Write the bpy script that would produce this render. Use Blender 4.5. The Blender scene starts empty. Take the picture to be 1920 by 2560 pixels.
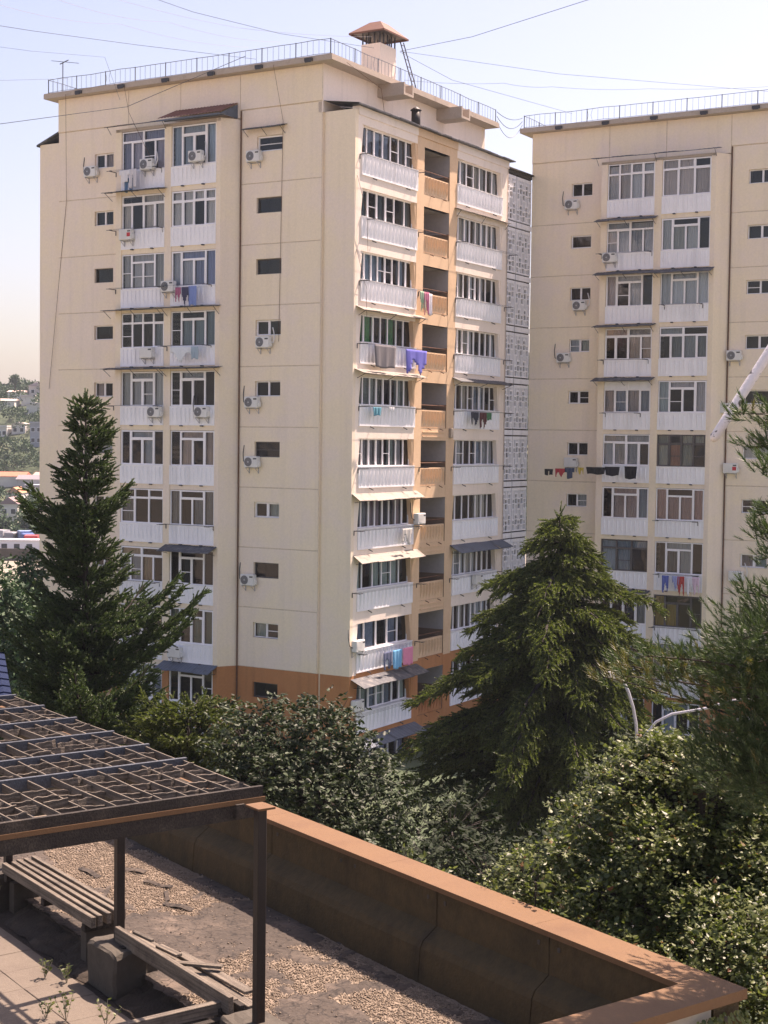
import bpy, math, random
import numpy as np
from mathutils import Vector, Matrix
random.seed(11); rng = np.random.default_rng(7)
S = bpy.context.scene
COL = S.collection
R = math.radians

# ------------------------------------------------------------------ camera, world, sun, exposure
FPX, ZC = 3783.0, 21.4
pitch, roll = math.atan(178.0 / FPX), math.atan(.0125)
Fw = np.array([0, math.cos(pitch), -math.sin(pitch)])
R0 = np.array([1., 0, 0]); U0 = np.cross(R0, Fw)
Rt = R0 * math.cos(roll) + U0 * math.sin(roll)
Up = -R0 * math.sin(roll) + U0 * math.cos(roll)
CAM = np.array([0, 0, ZC])
cd = bpy.data.cameras.new('camera'); cam = bpy.data.objects.new('camera', cd); COL.objects.link(cam)
cd.sensor_fit = 'VERTICAL'; cd.sensor_height = 36; cd.lens = 36 * FPX / 2560
cd.clip_start = .1; cd.clip_end = 6000
m = Matrix.Identity(4)
for i in range(3):
    m[i][0], m[i][1], m[i][2], m[i][3] = Rt[i], Up[i], -Fw[i], CAM[i]
cam.matrix_world = m
S.camera = cam

SUN_AZ, SUN_EL = 50.0, 60.0
w = bpy.data.worlds.new('World'); S.world = w; w.use_nodes = True
nt = w.node_tree; bg = nt.nodes['Background']
sky = nt.nodes.new('ShaderNodeTexSky'); sky.sky_type = 'NISHITA'; sky.sun_disc = False
sky.sun_elevation = R(SUN_EL); sky.sun_rotation = R(SUN_AZ)
sky.altitude = 50; sky.air_density = 1.0; sky.dust_density = 2.6; sky.ozone_density = 2.0
nt.links.new(sky.outputs[0], bg.inputs[0]); bg.inputs[1].default_value = .10
sl = bpy.data.lights.new('sun', 'SUN'); sl.energy = 5.0; sl.angle = R(.53); sl.color = (1, .94, .84)
so = bpy.data.objects.new('sun', sl); COL.objects.link(so)
sd = Vector((math.sin(R(SUN_AZ)) * math.cos(R(SUN_EL)), math.cos(R(SUN_AZ)) * math.cos(R(SUN_EL)), math.sin(R(SUN_EL))))
so.rotation_euler = sd.to_track_quat('Z', 'Y').to_euler(); so.location = (30, 40, 90)
S.view_settings.view_transform = 'Standard'; S.view_settings.look = 'None'
S.view_settings.gamma = 1; S.view_settings.use_curve_mapping = False
S.view_settings.exposure = 1.2
S.view_settings.use_white_balance = True; S.view_settings.white_balance_temperature = 7600; S.view_settings.white_balance_tint = 28   # warm camera setting for shade
S.cycles.max_bounces = 10; S.cycles.transparent_max_bounces = 24

# ------------------------------------------------------------------ pixel -> place helpers
def ray(x, y): return Fw + Rt * ((x - 960) / FPX) - Up * ((y - 1280) / FPX)
def at(x, y, dist):                       # point on that line of sight, dist metres ahead
    d = ray(x, y); return CAM + d * (dist / d[1])

# ------------------------------------------------------------------ materials
def lin(c): return tuple(((v / 255) / 12.92 if v / 255 <= .04045 else ((v / 255 + .055) / 1.055) ** 2.4) for v in c)
MATS = {}
def node(nt, t, **k):
    n = nt.nodes.new(t)
    for a, b in k.items(): setattr(n, a, b)
    return n
def mat(name, col, rough=.8, var=.12, scale=.6, fine=12., bump=.0, bscale=40., metal=0., col2=None, streak=0., spec=.5, objcol=False, mask=(.5, .7), grain=0., crack=0.):
    """Principled with two sizes of position noise, optional second colour in patches, rain streaks and fine bump."""
    M = bpy.data.materials.new(name); M.use_nodes = True; nt = M.node_tree; L = nt.links.new
    bs = nt.nodes['Principled BSDF']; bs.inputs['Roughness'].default_value = rough; bs.inputs['Metallic'].default_value = metal
    bs.inputs['Specular IOR Level'].default_value = spec
    geo = node(nt, 'ShaderNodeNewGeometry')
    n1 = node(nt, 'ShaderNodeTexNoise'); n1.inputs['Scale'].default_value = scale; n1.inputs['Detail'].default_value = 6; n1.inputs['Roughness'].default_value = .62
    n2 = node(nt, 'ShaderNodeTexNoise'); n2.inputs['Scale'].default_value = fine; n2.inputs['Detail'].default_value = 4
    L(geo.outputs['Position'], n1.inputs['Vector']); L(geo.outputs['Position'], n2.inputs['Vector'])
    if objcol:
        oi = node(nt, 'ShaderNodeObjectInfo'); src = oi.outputs['Color']
    else:
        rgb = node(nt, 'ShaderNodeRGB'); rgb.outputs[0].default_value = (*col, 1); src = rgb.outputs[0]
    if col2 is not None:
        mr = node(nt, 'ShaderNodeMapRange'); mr.inputs[1].default_value, mr.inputs[2].default_value = mask
        L(n1.outputs[0], mr.inputs[0])
        mx = node(nt, 'ShaderNodeMix', data_type='RGBA'); L(mr.outputs[0], mx.inputs[0]); L(src, mx.inputs[6]); mx.inputs[7].default_value = (*col2, 1); src = mx.outputs[2]
    ad = node(nt, 'ShaderNodeMath', operation='ADD'); L(n1.outputs[0], ad.inputs[0]); L(n2.outputs[0], ad.inputs[1])
    v = node(nt, 'ShaderNodeMapRange'); v.inputs[1].default_value, v.inputs[2].default_value = .6, 1.4
    v.inputs[3].default_value, v.inputs[4].default_value = 1 - var, 1 + var; L(ad.outputs[0], v.inputs[0])
    val = v.outputs[0]
    if streak:
        mp = node(nt, 'ShaderNodeMapping'); mp.inputs['Scale'].default_value = (2.6, 2.6, .12); L(geo.outputs['Position'], mp.inputs[0])
        n3 = node(nt, 'ShaderNodeTexNoise'); n3.inputs['Scale'].default_value = 1.; n3.inputs['Detail'].default_value = 5; L(mp.outputs[0], n3.inputs['Vector'])
        r3 = node(nt, 'ShaderNodeMapRange'); r3.inputs[1].default_value, r3.inputs[2].default_value = .52, .78; r3.inputs[3].default_value, r3.inputs[4].default_value = 1, 1 - streak
        L(n3.outputs[0], r3.inputs[0]); mu = node(nt, 'ShaderNodeMath', operation='MULTIPLY'); L(val, mu.inputs[0]); L(r3.outputs[0], mu.inputs[1]); val = mu.outputs[0]
    if grain:
        tc = node(nt, 'ShaderNodeTexCoord'); mp = node(nt, 'ShaderNodeMapping'); mp.inputs['Scale'].default_value = (1.6, 55, 40); L(tc.outputs['Object'], mp.inputs[0])
        ng = node(nt, 'ShaderNodeTexNoise'); ng.inputs['Scale'].default_value = 1.; ng.inputs['Detail'].default_value = 4; L(mp.outputs[0], ng.inputs['Vector'])
        rg = node(nt, 'ShaderNodeMapRange'); rg.inputs[1].default_value, rg.inputs[2].default_value = .35, .62; rg.inputs[3].default_value, rg.inputs[4].default_value = 1 - grain, 1 + grain * .6
        L(ng.outputs[0], rg.inputs[0]); mu = node(nt, 'ShaderNodeMath', operation='MULTIPLY'); L(val, mu.inputs[0]); L(rg.outputs[0], mu.inputs[1]); val = mu.outputs[0]
    if crack:
        nd = node(nt, 'ShaderNodeTexNoise'); nd.inputs['Scale'].default_value = 2.2; nd.inputs['Detail'].default_value = 6; L(geo.outputs['Position'], nd.inputs['Vector'])
        vm = node(nt, 'ShaderNodeVectorMath', operation='MULTIPLY_ADD'); L(nd.outputs['Color'], vm.inputs[0]); vm.inputs[1].default_value = (.9, .9, .9); L(geo.outputs['Position'], vm.inputs[2])
        vo = node(nt, 'ShaderNodeTexVoronoi', feature='DISTANCE_TO_EDGE'); vo.inputs['Scale'].default_value = 2.6; L(vm.outputs[0], vo.inputs['Vector'])
        rc = node(nt, 'ShaderNodeMapRange'); rc.inputs[1].default_value, rc.inputs[2].default_value = .0, .045; rc.inputs[3].default_value, rc.inputs[4].default_value = 1 - crack, 1
        L(vo.outputs[0], rc.inputs[0]); mu = node(nt, 'ShaderNodeMath', operation='MULTIPLY'); L(val, mu.inputs[0]); L(rc.outputs[0], mu.inputs[1]); val = mu.outputs[0]
    ms = node(nt, 'ShaderNodeVectorMath', operation='SCALE'); L(src, ms.inputs[0]); L(val, ms.inputs['Scale'])
    L(ms.outputs[0], bs.inputs['Base Color'])
    if bump:
        nb = node(nt, 'ShaderNodeTexNoise'); nb.inputs['Scale'].default_value = bscale; nb.inputs['Detail'].default_value = 5; L(geo.outputs['Position'], nb.inputs['Vector'])
        b = node(nt, 'ShaderNodeBump'); b.inputs['Strength'].default_value = bump; b.inputs['Distance'].default_value = .02
        L(nb.outputs[0], b.inputs['Height']); L(b.outputs[0], bs.inputs['Normal'])
    MATS[name] = M; return M
def leafmat(name, c1, c2, rough=.5, trans=.3, c3=None, spec=.5):
    M = bpy.data.materials.new(name); M.use_nodes = True; nt = M.node_tree; L = nt.links.new
    bs = nt.nodes['Principled BSDF']; bs.inputs['Roughness'].default_value = rough; bs.inputs['Specular IOR Level'].default_value = spec
    g = node(nt, 'ShaderNodeNewGeometry'); cr = node(nt, 'ShaderNodeValToRGB')
    cr.color_ramp.elements[0].color = (*c1, 1); cr.color_ramp.elements[1].color = (*c2, 1)
    if c3: e = cr.color_ramp.elements.new(.97); e.color = (*c2, 1); cr.color_ramp.elements[-1].color = (*c3, 1)
    L(g.outputs['Random Per Island'], cr.inputs[0]); L(cr.outputs[0], bs.inputs['Base Color'])
    tr = node(nt, 'ShaderNodeBsdfTranslucent'); sc = node(nt, 'ShaderNodeVectorMath', operation='MULTIPLY'); sc.inputs[1].default_value = (1.25, 1.4, .65)
    L(cr.outputs[0], sc.inputs[0]); L(sc.outputs[0], tr.inputs[0])
    mx = node(nt, 'ShaderNodeMixShader'); mx.inputs[0].default_value = trans
    L(bs.outputs[0], mx.inputs[1]); L(tr.outputs[0], mx.inputs[2]); L(mx.outputs[0], nt.nodes['Material Output'].inputs[0])
    MATS[name] = M; return M
def glassmat():
    M = bpy.data.materials.new('window_glass'); M.use_nodes = True; nt = M.node_tree; L = nt.links.new
    nt.nodes.remove(nt.nodes['Principled BSDF'])
    fr = node(nt, 'ShaderNodeFresnel'); fr.inputs[0].default_value = 1.5
    ml = node(nt, 'ShaderNodeMath', operation='MULTIPLY'); ml.inputs[1].default_value = 1.15; L(fr.outputs[0], ml.inputs[0])
    t = node(nt, 'ShaderNodeBsdfTransparent'); t.inputs[0].default_value = (.78, .83, .85, 1)
    gl = node(nt, 'ShaderNodeBsdfGlossy'); gl.inputs['Roughness'].default_value = .03
    geo = node(nt, 'ShaderNodeNewGeometry'); nb = node(nt, 'ShaderNodeTexNoise'); nb.inputs['Scale'].default_value = 1.3
    L(geo.outputs['Position'], nb.inputs['Vector']); b = node(nt, 'ShaderNodeBump'); b.inputs['Strength'].default_value = .08; b.inputs['Distance'].default_value = .2
    L(nb.outputs[0], b.inputs['Height']); L(b.outputs[0], gl.inputs['Normal'])
    mx = node(nt, 'ShaderNodeMixShader'); L(ml.outputs[0], mx.inputs[0]); L(t.outputs[0], mx.inputs[1]); L(gl.outputs[0], mx.inputs[2])
    L(mx.outputs[0], nt.nodes['Material Output'].inputs[0]); MATS['glass'] = M
glassmat()
mat('cream', (0.88, 0.745, 0.56), .9, .07, .35, 9, .25, 60, col2=(0.83, 0.7, 0.585), mask=(.42, .6), streak=.07)
mat('joint', (0.68, 0.565, 0.44), .95, .2, 2, 12)
mat('cream_pink', (0.88, 0.76, 0.66), .9, .06, .4, 9, .25, 60, col2=(0.83, 0.71, 0.6), streak=.08)
mat('tan_orange', (0.72, 0.5, 0.32), .88, .07, .6, 9, .2, 60, col2=(0.65, 0.44, 0.27), streak=.08)
mat('base_orange', (0.5, 0.21, 0.08), .88, .09, .5, 8, .2, 60, col2=(0.43, 0.165, 0.06), streak=.18)
mat('white_paint', (0.88, 0.87, 0.89), .6, .05, 1.2, 14, .1, 40, streak=.16)
mat('pvc', (0.86, 0.84, 0.85), .4, .03, 2, 10)
mat('dark_frame', (.10, .09, .085), .6, .2, 3, 12)
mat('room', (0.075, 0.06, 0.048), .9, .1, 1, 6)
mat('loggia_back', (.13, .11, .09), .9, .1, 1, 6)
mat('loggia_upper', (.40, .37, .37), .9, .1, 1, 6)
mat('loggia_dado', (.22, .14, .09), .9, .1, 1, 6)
mat('curtain', (1, 1, 1), .9, .08, 2, 20, objcol=True)
mat('cloth', (1, 1, 1), .95, .1, 6, 40, objcol=True)
mat('paint_any', (1, 1, 1), .6, .08, 3, 20, objcol=True)
mat('concrete', (0.075, 0.064, 0.05), .92, .16, 1.2, 14, .4, 40, col2=(0.042, 0.035, 0.027), streak=.2)
mat('eave', (0.46, 0.38, 0.31), .92, .12, 1.6, 14, .4, 40, col2=(0.3, 0.235, 0.18), mask=(.55, .8))
mat('lattice_white', (0.88, 0.87, 0.9), .85, .1, 1.5, 14, .2, 40, streak=.2)
mat('dark_metal', (.035, .035, .04), .5, .3, 3, 20)
mat('rail_metal', (.10, .12, .15), .55, .2, 3, 20)
mat('rust', (0.12, 0.052, 0.026), .8, .25, 3, 25, .3, 60, col2=(0.2, 0.085, 0.04))
mat('rust_cap', (0.17, 0.075, 0.048), .75, .15, 1.5, 20, .2, 60, col2=(0.12, 0.055, 0.035))
mat('post_brown', (0.012, 0.007, 0.005), .55, .3, 4, 30, .2, 60, col2=(0.035, 0.015, 0.008), mask=(.55, .7))
mat('wood_grey', (0.15, 0.124, 0.0961), .85, .25, 3, 30, .5, 60, col2=(0.0713, 0.0589, 0.0465), grain=.45)
mat('wood_dark', (0.03, 0.024, 0.019), .9, .35, 3, 30, .5, 60, col2=(0.055, 0.044, 0.034), grain=.4)
mat('plank_blue', (0.065, 0.075, 0.09), .6, .25, 2.5, 30, .3, 60, col2=(0.035, 0.035, 0.035), grain=.3)
mat('canopy_dark', (.07, .075, .085), .7, .3, 3, 20, col2=(.16, .15, .14))
mat('canopy_blue', (.095, .12, .16), .55, .25, 2, 20, col2=(.05, .06, .075))
mat('canopy_pale', (0.295, 0.256, 0.217), .7, .2, 2, 20, col2=(0.186, 0.155, 0.132))
mat('canopy_brown', (.16, .05, .035), .6, .2, 2, 20, col2=(.24, .10, .07))
mat('coping', (0.155, 0.08, 0.033), .75, .13, 1.3, 26, .25, 70, col2=(0.12, 0.058, 0.024))
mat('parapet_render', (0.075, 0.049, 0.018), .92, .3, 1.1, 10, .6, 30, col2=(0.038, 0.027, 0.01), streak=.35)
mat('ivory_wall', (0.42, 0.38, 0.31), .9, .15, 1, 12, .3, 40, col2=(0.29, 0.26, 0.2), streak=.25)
mat('bitumen', (0.058, 0.045, 0.035), .9, .35, 1.6, 16, .9, 22, col2=(0.105, 0.08, 0.061), crack=.7)
mat('pebble', (0.211, 0.163, 0.119), .85, .3, 6, 40)
mat('tile', (0.143, 0.116, 0.0899), .85, .16, 1.8, 22, .35, 50, col2=(0.109, 0.0868, 0.0682))
mat('soil', (0.04, 0.029, 0.02), .95, .3, 2, 18, .8, 30, col2=(0.07, 0.05, 0.034))
mat('bark', (0.03, 0.023, 0.018), .95, .3, 3, 25, .8, 40)
mat('galv', (.42, .42, .45), .45, .15, 3, 20, metal=.3)
mat('pole_white', (.72, .68, .66), .6, .1, 5, 20, .2, 40, col2=(.05, .038, .03), mask=(.53, .56))
mat('ac_white', (.72, .71, .68), .45, .06, 3, 20, streak=.12)
mat('ac_grille', (.06, .065, .065), .6, .2, 5, 30)
mat('skin', (.45, .27, .19), .6, .05)
mat('roof_tile_blue', (.016, .026, .06), .9, .2, 2, 20, .2, 30, spec=.1)
mat('grass', (0.27, 0.24, 0.195), .95, .35, .08, 1.4, .6, 3, col2=(0.16, 0.145, 0.09))
mat('hill_ground', (.05, .075, .035), .95, .35, .05, .8, .6, 1, col2=(.11, .11, .06))
mat('asphalt', (0.2, 0.19, 0.175), .9, .15, .3, 6)
mat('ivory_house', (1, 1, 1), .9, .1, .8, 6, objcol=True)
leafmat('fir_leaf', (.014, .032, .011), (.088, .140, .040), .55, .18)
leafmat('cedar_leaf', (0.018, 0.032, 0.011), (0.145, 0.175, 0.048), .55, .32)
leafmat('glossy_leaf', (0.012, 0.021, 0.008), (0.038, 0.062, 0.021), .55, .12, spec=.32)
leafmat('vine_leaf', (0.04, 0.062, 0.021), (0.165, 0.19, 0.07), .42, .32, c3=(.16, .05, .02), spec=.35)
leafmat('pine_leaf', (.020, .042, .017), (.085, .135, .050), .55, .2)
leafmat('gold_leaf', (0.055, 0.064, 0.018), (0.15, 0.135, 0.047), .5, .25)
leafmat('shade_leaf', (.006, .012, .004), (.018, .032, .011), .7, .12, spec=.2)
leafmat('far_leaf', (.016, .046, .020), (.048, .10, .036), .7, .1)

# ------------------------------------------------------------------ mesh helpers
class MB:
    def __init__(s): s.v = []; s.f = []; s.m = []
    def vert(s, p): s.v.append(tuple(float(q) for q in p)); return len(s.v) - 1
    def face(s, pts, m=0): s.f.append([s.vert(p) for p in pts]); s.m.append(m)
    def box(s, x0, x1, y0, y1, z0, z1, m=0, P=None):
        c = [(x, y, z) for z in (z0, z1) for y in (y0, y1) for x in (x0, x1)]
        if P: c = [P(*q) for q in c]
        b = len(s.v); s.v += [tuple(map(float, q)) for q in c]
        for q in ((0, 2, 3, 1), (4, 5, 7, 6), (0, 1, 5, 4), (2, 6, 7, 3), (0, 4, 6, 2), (1, 3, 7, 5)):
            s.f.append([b + i for i in q]); s.m.append(m)
    def cbox(s, x0, x1, y0, y1, z0, z1, c, m=0):   # box with chamfered edges: three nested boxes' hull ring
        xs = [(x0 + c, x1 - c), (x0, x1), (x0, x1), (x0 + c, x1 - c)]; zs = [z0, z0 + c, z1 - c, z1]
        rings = []
        for (a, b_), z in zip(xs, zs):
            e = c if (a, b_) == (x0, x1) else 0
            ya, yb = (y0, y1) if e else (y0 + c, y1 - c)
            if e: pts = [(a + c, ya), (b_ - c, ya), (b_, ya + c), (b_, yb - c), (b_ - c, yb), (a + c, yb), (a, yb - c), (a, ya + c)]
            else: pts = [(a, ya), (b_, ya), (b_, ya), (b_, yb), (b_, yb), (a, yb), (a, yb), (a, ya)]
            rings.append([s.vert((px, py, z)) for px, py in pts])
        for r0, r1 in zip(rings, rings[1:]):
            for i in range(8): s.f.append([r0[i], r0[(i + 1) % 8], r1[(i + 1) % 8], r1[i]]); s.m.append(m)
        s.f.append(rings[0][::-1]); s.m.append(m); s.f.append(rings[-1]); s.m.append(m)
    def tube(s, pts, r, n=6, m=0, cap=True):
        pts = [Vector(p) for p in pts]; rs = r if isinstance(r, (list, tuple)) else [r] * len(pts); rings = []; prev = None
        for i, p in enumerate(pts):
            d = (pts[min(i + 1, len(pts) - 1)] - pts[max(i - 1, 0)])
            d = d.normalized() if d.length > 1e-9 else Vector((0, 0, 1))
            if prev is None: a = d.orthogonal().normalized()
            else: a = (prev - d * prev.dot(d)); a = a.normalized() if a.length > 1e-6 else d.orthogonal().normalized()
            prev = a; b = d.cross(a)
            rings.append([s.vert(p + (a * math.cos(t) + b * math.sin(t)) * rs[i]) for t in [2 * math.pi * k / n for k in range(n)]])
        for r0, r1 in zip(rings, rings[1:]):
            for k in range(n): s.f.append([r0[k], r0[(k + 1) % n], r1[(k + 1) % n], r1[k]]); s.m.append(m)
        if cap: s.f.append(rings[0][::-1]); s.m.append(m); s.f.append(rings[-1]); s.m.append(m)
    def prism(s, poly, d, m=0):
        b = [Vector(p) for p in poly]; t = [p + Vector(d) for p in b]
        s.face(b[::-1], m); s.face(t, m)
        for i in range(len(b)): j = (i + 1) % len(b); s.face([b[i], b[j], t[j], t[i]], m)
    def mesh(s, name, mats, smooth=False):
        me = bpy.data.meshes.new(name); me.from_pydata(s.v, [], s.f)
        for x in mats: me.materials.append(MATS[x])
        if len(mats) > 1: me.polygons.foreach_set('material_index', s.m)
        if smooth: me.polygons.foreach_set('use_smooth', [True] * len(s.f))
        me.update(); return me
    def build(s, name, mats, parent=None, smooth=False, loc=None):
        if isinstance(mats, str): mats = [mats]
        return link(name, s.mesh(name, mats, smooth), parent, loc)
def link(name, me, parent=None, loc=None, rot=None, color=None):
    o = bpy.data.objects.new(name, me); COL.objects.link(o); o.parent = parent
    if loc is not None: o.location = loc
    if rot is not None: o.rotation_euler = rot
    if color is not None: o.color = (*color, 1)
    return o
def tag(o, label=None, cat=None, group=None, kind=None):
    for k, v in (('label', label), ('category', cat), ('group', group), ('kind', kind)):
        if v: o[k] = v
    return o
def empty(name, loc=(0, 0, 0), rz=0, label=None, cat=None, group=None):
    o = bpy.data.objects.new(name, None); COL.objects.link(o); o.location = loc; o.rotation_euler = (0, 0, rz); o.empty_display_size = .2
    return tag(o, label, cat, group)
def copy_tree(o, parent=None):
    c = o.copy(); COL.objects.link(c); c.parent = parent
    for ch in o.children: copy_tree(ch, c)
    return c
def np_mesh(name, V, F, mats, mi=None, smooth=False):
    V = np.asarray(V, np.float32); F = np.asarray(F, np.int32); me = bpy.data.meshes.new(name); k = F.shape[1]
    me.vertices.add(len(V)); me.vertices.foreach_set('co', V.ravel())
    me.loops.add(F.size); me.loops.foreach_set('vertex_index', F.ravel())
    me.polygons.add(len(F)); me.polygons.foreach_set('loop_start', np.arange(0, F.size, k, dtype=np.int32)); me.polygons.foreach_set('loop_total', np.full(len(F), k, np.int32))
    if mi is not None: me.polygons.foreach_set('material_index', np.asarray(mi, np.int32))
    if smooth: me.polygons.foreach_set('use_smooth', np.ones(len(F), bool))
    for x in mats: me.materials.append(MATS[x])
    me.update(calc_edges=True); me.validate(); return me
def unit(a): return a / np.maximum(np.linalg.norm(a, axis=-1, keepdims=True), 1e-9)
def scatter(tv, tf, pos, dirs, size, rollv=None, up=None):
    """place template (axis +Z) n times along dirs with a random or given roll"""
    n = len(pos); d = unit(np.asarray(dirs, float)); tv = np.asarray(tv, float); tf = np.asarray(tf)
    if up is None:
        h = unit(rng.normal(size=(n, 3)))
    else: h = np.asarray(up, float)
    a = unit(np.cross(h, d)); b = np.cross(d, a)
    size = np.broadcast_to(np.asarray(size, float), (n,))
    V = np.asarray(pos)[:, None, :] + size[:, None, None] * (tv[None, :, 0:1] * a[:, None, :] + tv[None, :, 1:2] * b[:, None, :] + tv[None, :, 2:3] * d[:, None, :])
    F = (tf[None] + (np.arange(n) * len(tv))[:, None, None]).reshape(-1, tf.shape[1])
    return V.reshape(-1, 3), F
#PART2
# ================================================================== APARTMENT BLOCKS
TB = R(30.7)
VD = np.array([math.sin(TB), math.cos(TB), 0]); UD = np.array([-math.cos(TB), math.sin(TB), 0])
OB = np.array([-3.15, 73.3, 0])
def PA(y0): return lambda s, d, z: (s, y0 + d, z)
def PB(x0): return lambda s, d, z: (x0 - d, s, z)
FLOORS = [34 - 3 * f for f in range(12)]
def pick(z, a, b='base_orange'): return b if z < 9.9 else a

def panel(par, P, s0, s1, z0, z1, m, hole=None, th=.26, bev=.026, name='wall_panel'):
    b = MB(); q = lambda s, d, z: P(s, d, z)
    so, si = (s0, s1, z0, z1), (s0 + bev, s1 - bev, z0 + bev, z1 - bev)
    cr = lambda t, d: [q(t[0], d, t[2]), q(t[1], d, t[2]), q(t[1], d, t[3]), q(t[0], d, t[3])]
    fr, ed = cr(si, 0), cr(so, bev)
    if hole:
        h0, h1 = cr(hole, 0), cr(hole, th)
        for i in range(4):
            j = (i + 1) % 4; b.face([fr[i], fr[j], h0[j], h0[i]]); b.face([h0[i], h0[j], h1[j], h1[i]])
    else: b.face(fr)
    for i in range(4):
        j = (i + 1) % 4; b.face([ed[i], ed[j], fr[j], fr[i]], 1)
    bk = cr(so, th)
    for i in range(4):
        j = (i + 1) % 4; b.face([ed[i], bk[i], bk[j], ed[j]])
    return b.build(name, [m, 'joint' if m != 'base_orange' else m], par)

def grid_cells(cols, rows): return [(a, b, c, d) for c, d in zip(rows, rows[1:]) for a, b in zip(cols, cols[1:])]
T1 = [(0, .23, 0, 1), (.77, 1, 0, 1), (.23, .77, .76, 1), (.23, .5, 0, .76), (.5, .77, 0, .76)]
T2 = grid_cells([0, .25, .5, .75, 1], [0, .71, 1])
T3 = [(0, .5, .74, 1), (.5, 1, .74, 1)] + grid_cells([0, .23, .5, .77, 1], [0, .74])
T4 = grid_cells([0, .33, .66, 1], [0, .74, 1])
WAVE = {}
def curtain_mesh(wd, ht, seed):
    key = (round(wd, 1), round(ht, 1), seed % 4)
    if key in WAVE: return WAVE[key]
    r = random.Random(seed); n = max(8, int(wd * 26)); b = MB(); ph = r.random() * 6; fq = 2 * math.pi / r.uniform(.11, .16)
    ys = [.03 * math.sin(fq * wd * i / n + ph + .8 * math.sin(i * .7)) for i in range(n + 1)]
    for i in range(n):
        x0, x1 = wd * i / n, wd * (i + 1) / n
        b.face([(x0, ys[i] * 1.3, 0), (x1, ys[i + 1] * 1.3, 0), (x1, ys[i + 1] * .6, ht), (x0, ys[i] * .6, ht)])
    WAVE[key] = b.mesh('curtain', ['curtain'], True); return WAVE[key]

def window(par, P, s0, s1, z0, z1, cells, seed, fm='pvc', fw=.055, curtains=(), cur_prob=.6, dep=.07, isB=False, sill=False, solid=None):
    """frame is the window object; every pane and curtain is a child of it"""
    r = random.Random(seed); b = MB(); W, H = s1 - s0, z1 - z0; rects = []
    for k, (a, c, e, g) in enumerate(cells):
        x0, x1, y0, y1 = s0 + a * W, s0 + c * W, z0 + e * H, z0 + g * H
        f = fw * (1.0 if r.random() < .6 else 1.45)
        fo = .012 if f > fw else 0
        f0 = fw * .75
        for (p, q, u, v) in ((x0, x0 + f, y0, y1), (x1 - f, x1, y0, y1), (x0 + f, x1 - f, y0, y0 + f), (x0 + f, x1 - f, y1 - f, y1)):
            b.box(p, q, -fo, dep, u, v, 0, P)
        if r.random() < .13 and (y1 - y0) > .7: b.box(x0 + f, x1 - f, 0, dep - .01, y0 + (y1 - y0) * .45, y0 + (y1 - y0) * .45 + .035, 0, P)
        rects.append((x0 + f, x1 - f, y0 + f, y1 - f))
    if sill: b.box(s0 - .05, s1 + .05, -.12, dep, z0 - .035, z0, 0, P)
    wo = b.build('window', fm, par)
    for k, (x0, x1, y0, y1) in enumerate(rects):
        if solid and k in solid:
            g = MB(); g.box(x0, x1, dep * .3, dep * .6, y0, y1, 0, P); o = g.build('infill_panel', 'white_paint', wo); continue
        g = MB(); t = r.uniform(-.006, .006)
        g.face([P(x0, dep * .5 + t, y0), P(x1, dep * .5 - t, y0), P(x1, dep * .5 - t * .5, y1), P(x0, dep * .5 + t, y1)])
        g.build('pane', 'glass', wo)
        if curtains and (y1 - y0) > .18 and r.random() < cur_prob:
            c = r.choice(curtains); me = curtain_mesh(x1 - x0 + .04, y1 - y0 + .04, seed + k)
            jit = r.uniform(.85, 1.12)
            p = P(x0 - .02, dep + .10, y0 - .02)
            link('curtain', me, wo, p, (0, 0, R(90) if isB else 0), tuple(min(1, v * jit) for v in c))
    return wo
ROOMS = {}
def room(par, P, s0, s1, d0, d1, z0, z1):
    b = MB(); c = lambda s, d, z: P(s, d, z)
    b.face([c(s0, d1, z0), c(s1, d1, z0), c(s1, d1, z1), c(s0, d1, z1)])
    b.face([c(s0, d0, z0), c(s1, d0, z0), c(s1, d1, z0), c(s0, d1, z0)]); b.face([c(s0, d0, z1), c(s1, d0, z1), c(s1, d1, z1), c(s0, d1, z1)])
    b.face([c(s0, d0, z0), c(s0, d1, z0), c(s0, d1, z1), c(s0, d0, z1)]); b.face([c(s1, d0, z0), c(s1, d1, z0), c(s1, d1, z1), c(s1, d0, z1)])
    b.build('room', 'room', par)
PAR = {}
def parapet_mesh(wd, ht, n, rel, isB, m, th=.14):
    """balcony front of n slanted wedge ridges, valley to ridge to valley"""
    key = (round(wd, 2), n, rel, isB, m)
    if key in PAR: return PAR[key]
    b = MB(); P = (lambda s, d, z: (-d, s, z)) if isB else (lambda s, d, z: (s, d, z))
    e = .07; b.box(0, wd, 0, th, 0, e, 0, P); b.box(0, wd, 0, th, ht - e, ht, 0, P); b.box(0, wd, .012, th, e, ht - e, 0, P)
    b.box(0, e, 0, .012, e, ht - e, 0, P); b.box(wd - e, wd, 0, .012, e, ht - e, 0, P)
    w0 = (wd - 2 * e) / n
    for i in range(n):
        x = e + (i + .45) * w0; zt, zb = ht - e - .005, e + .005; hw = min(.035, w0 * .14)      # upright blade, deep at the top and dying out below
        rows = [(zt, .85), (zb + (zt - zb) * .72, 1.), (zb + (zt - zb) * .38, .72), (zb + (zt - zb) * .12, .28), (zb, .04)]
        rr = [[P(x - hw, .012, z_), P(x + hw * .2, .012 - rel * q, z_), P(x + hw, .012, z_)] for z_, q in rows]
        for r0, r1 in zip(rr, rr[1:]):
            b.face([r0[0], r0[1], r1[1], r1[0]]); b.face([r0[1], r0[2], r1[2], r1[1]])
        b.face(rr[0])
    PAR[key] = b.mesh('parapet', [m]); return PAR[key]
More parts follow.
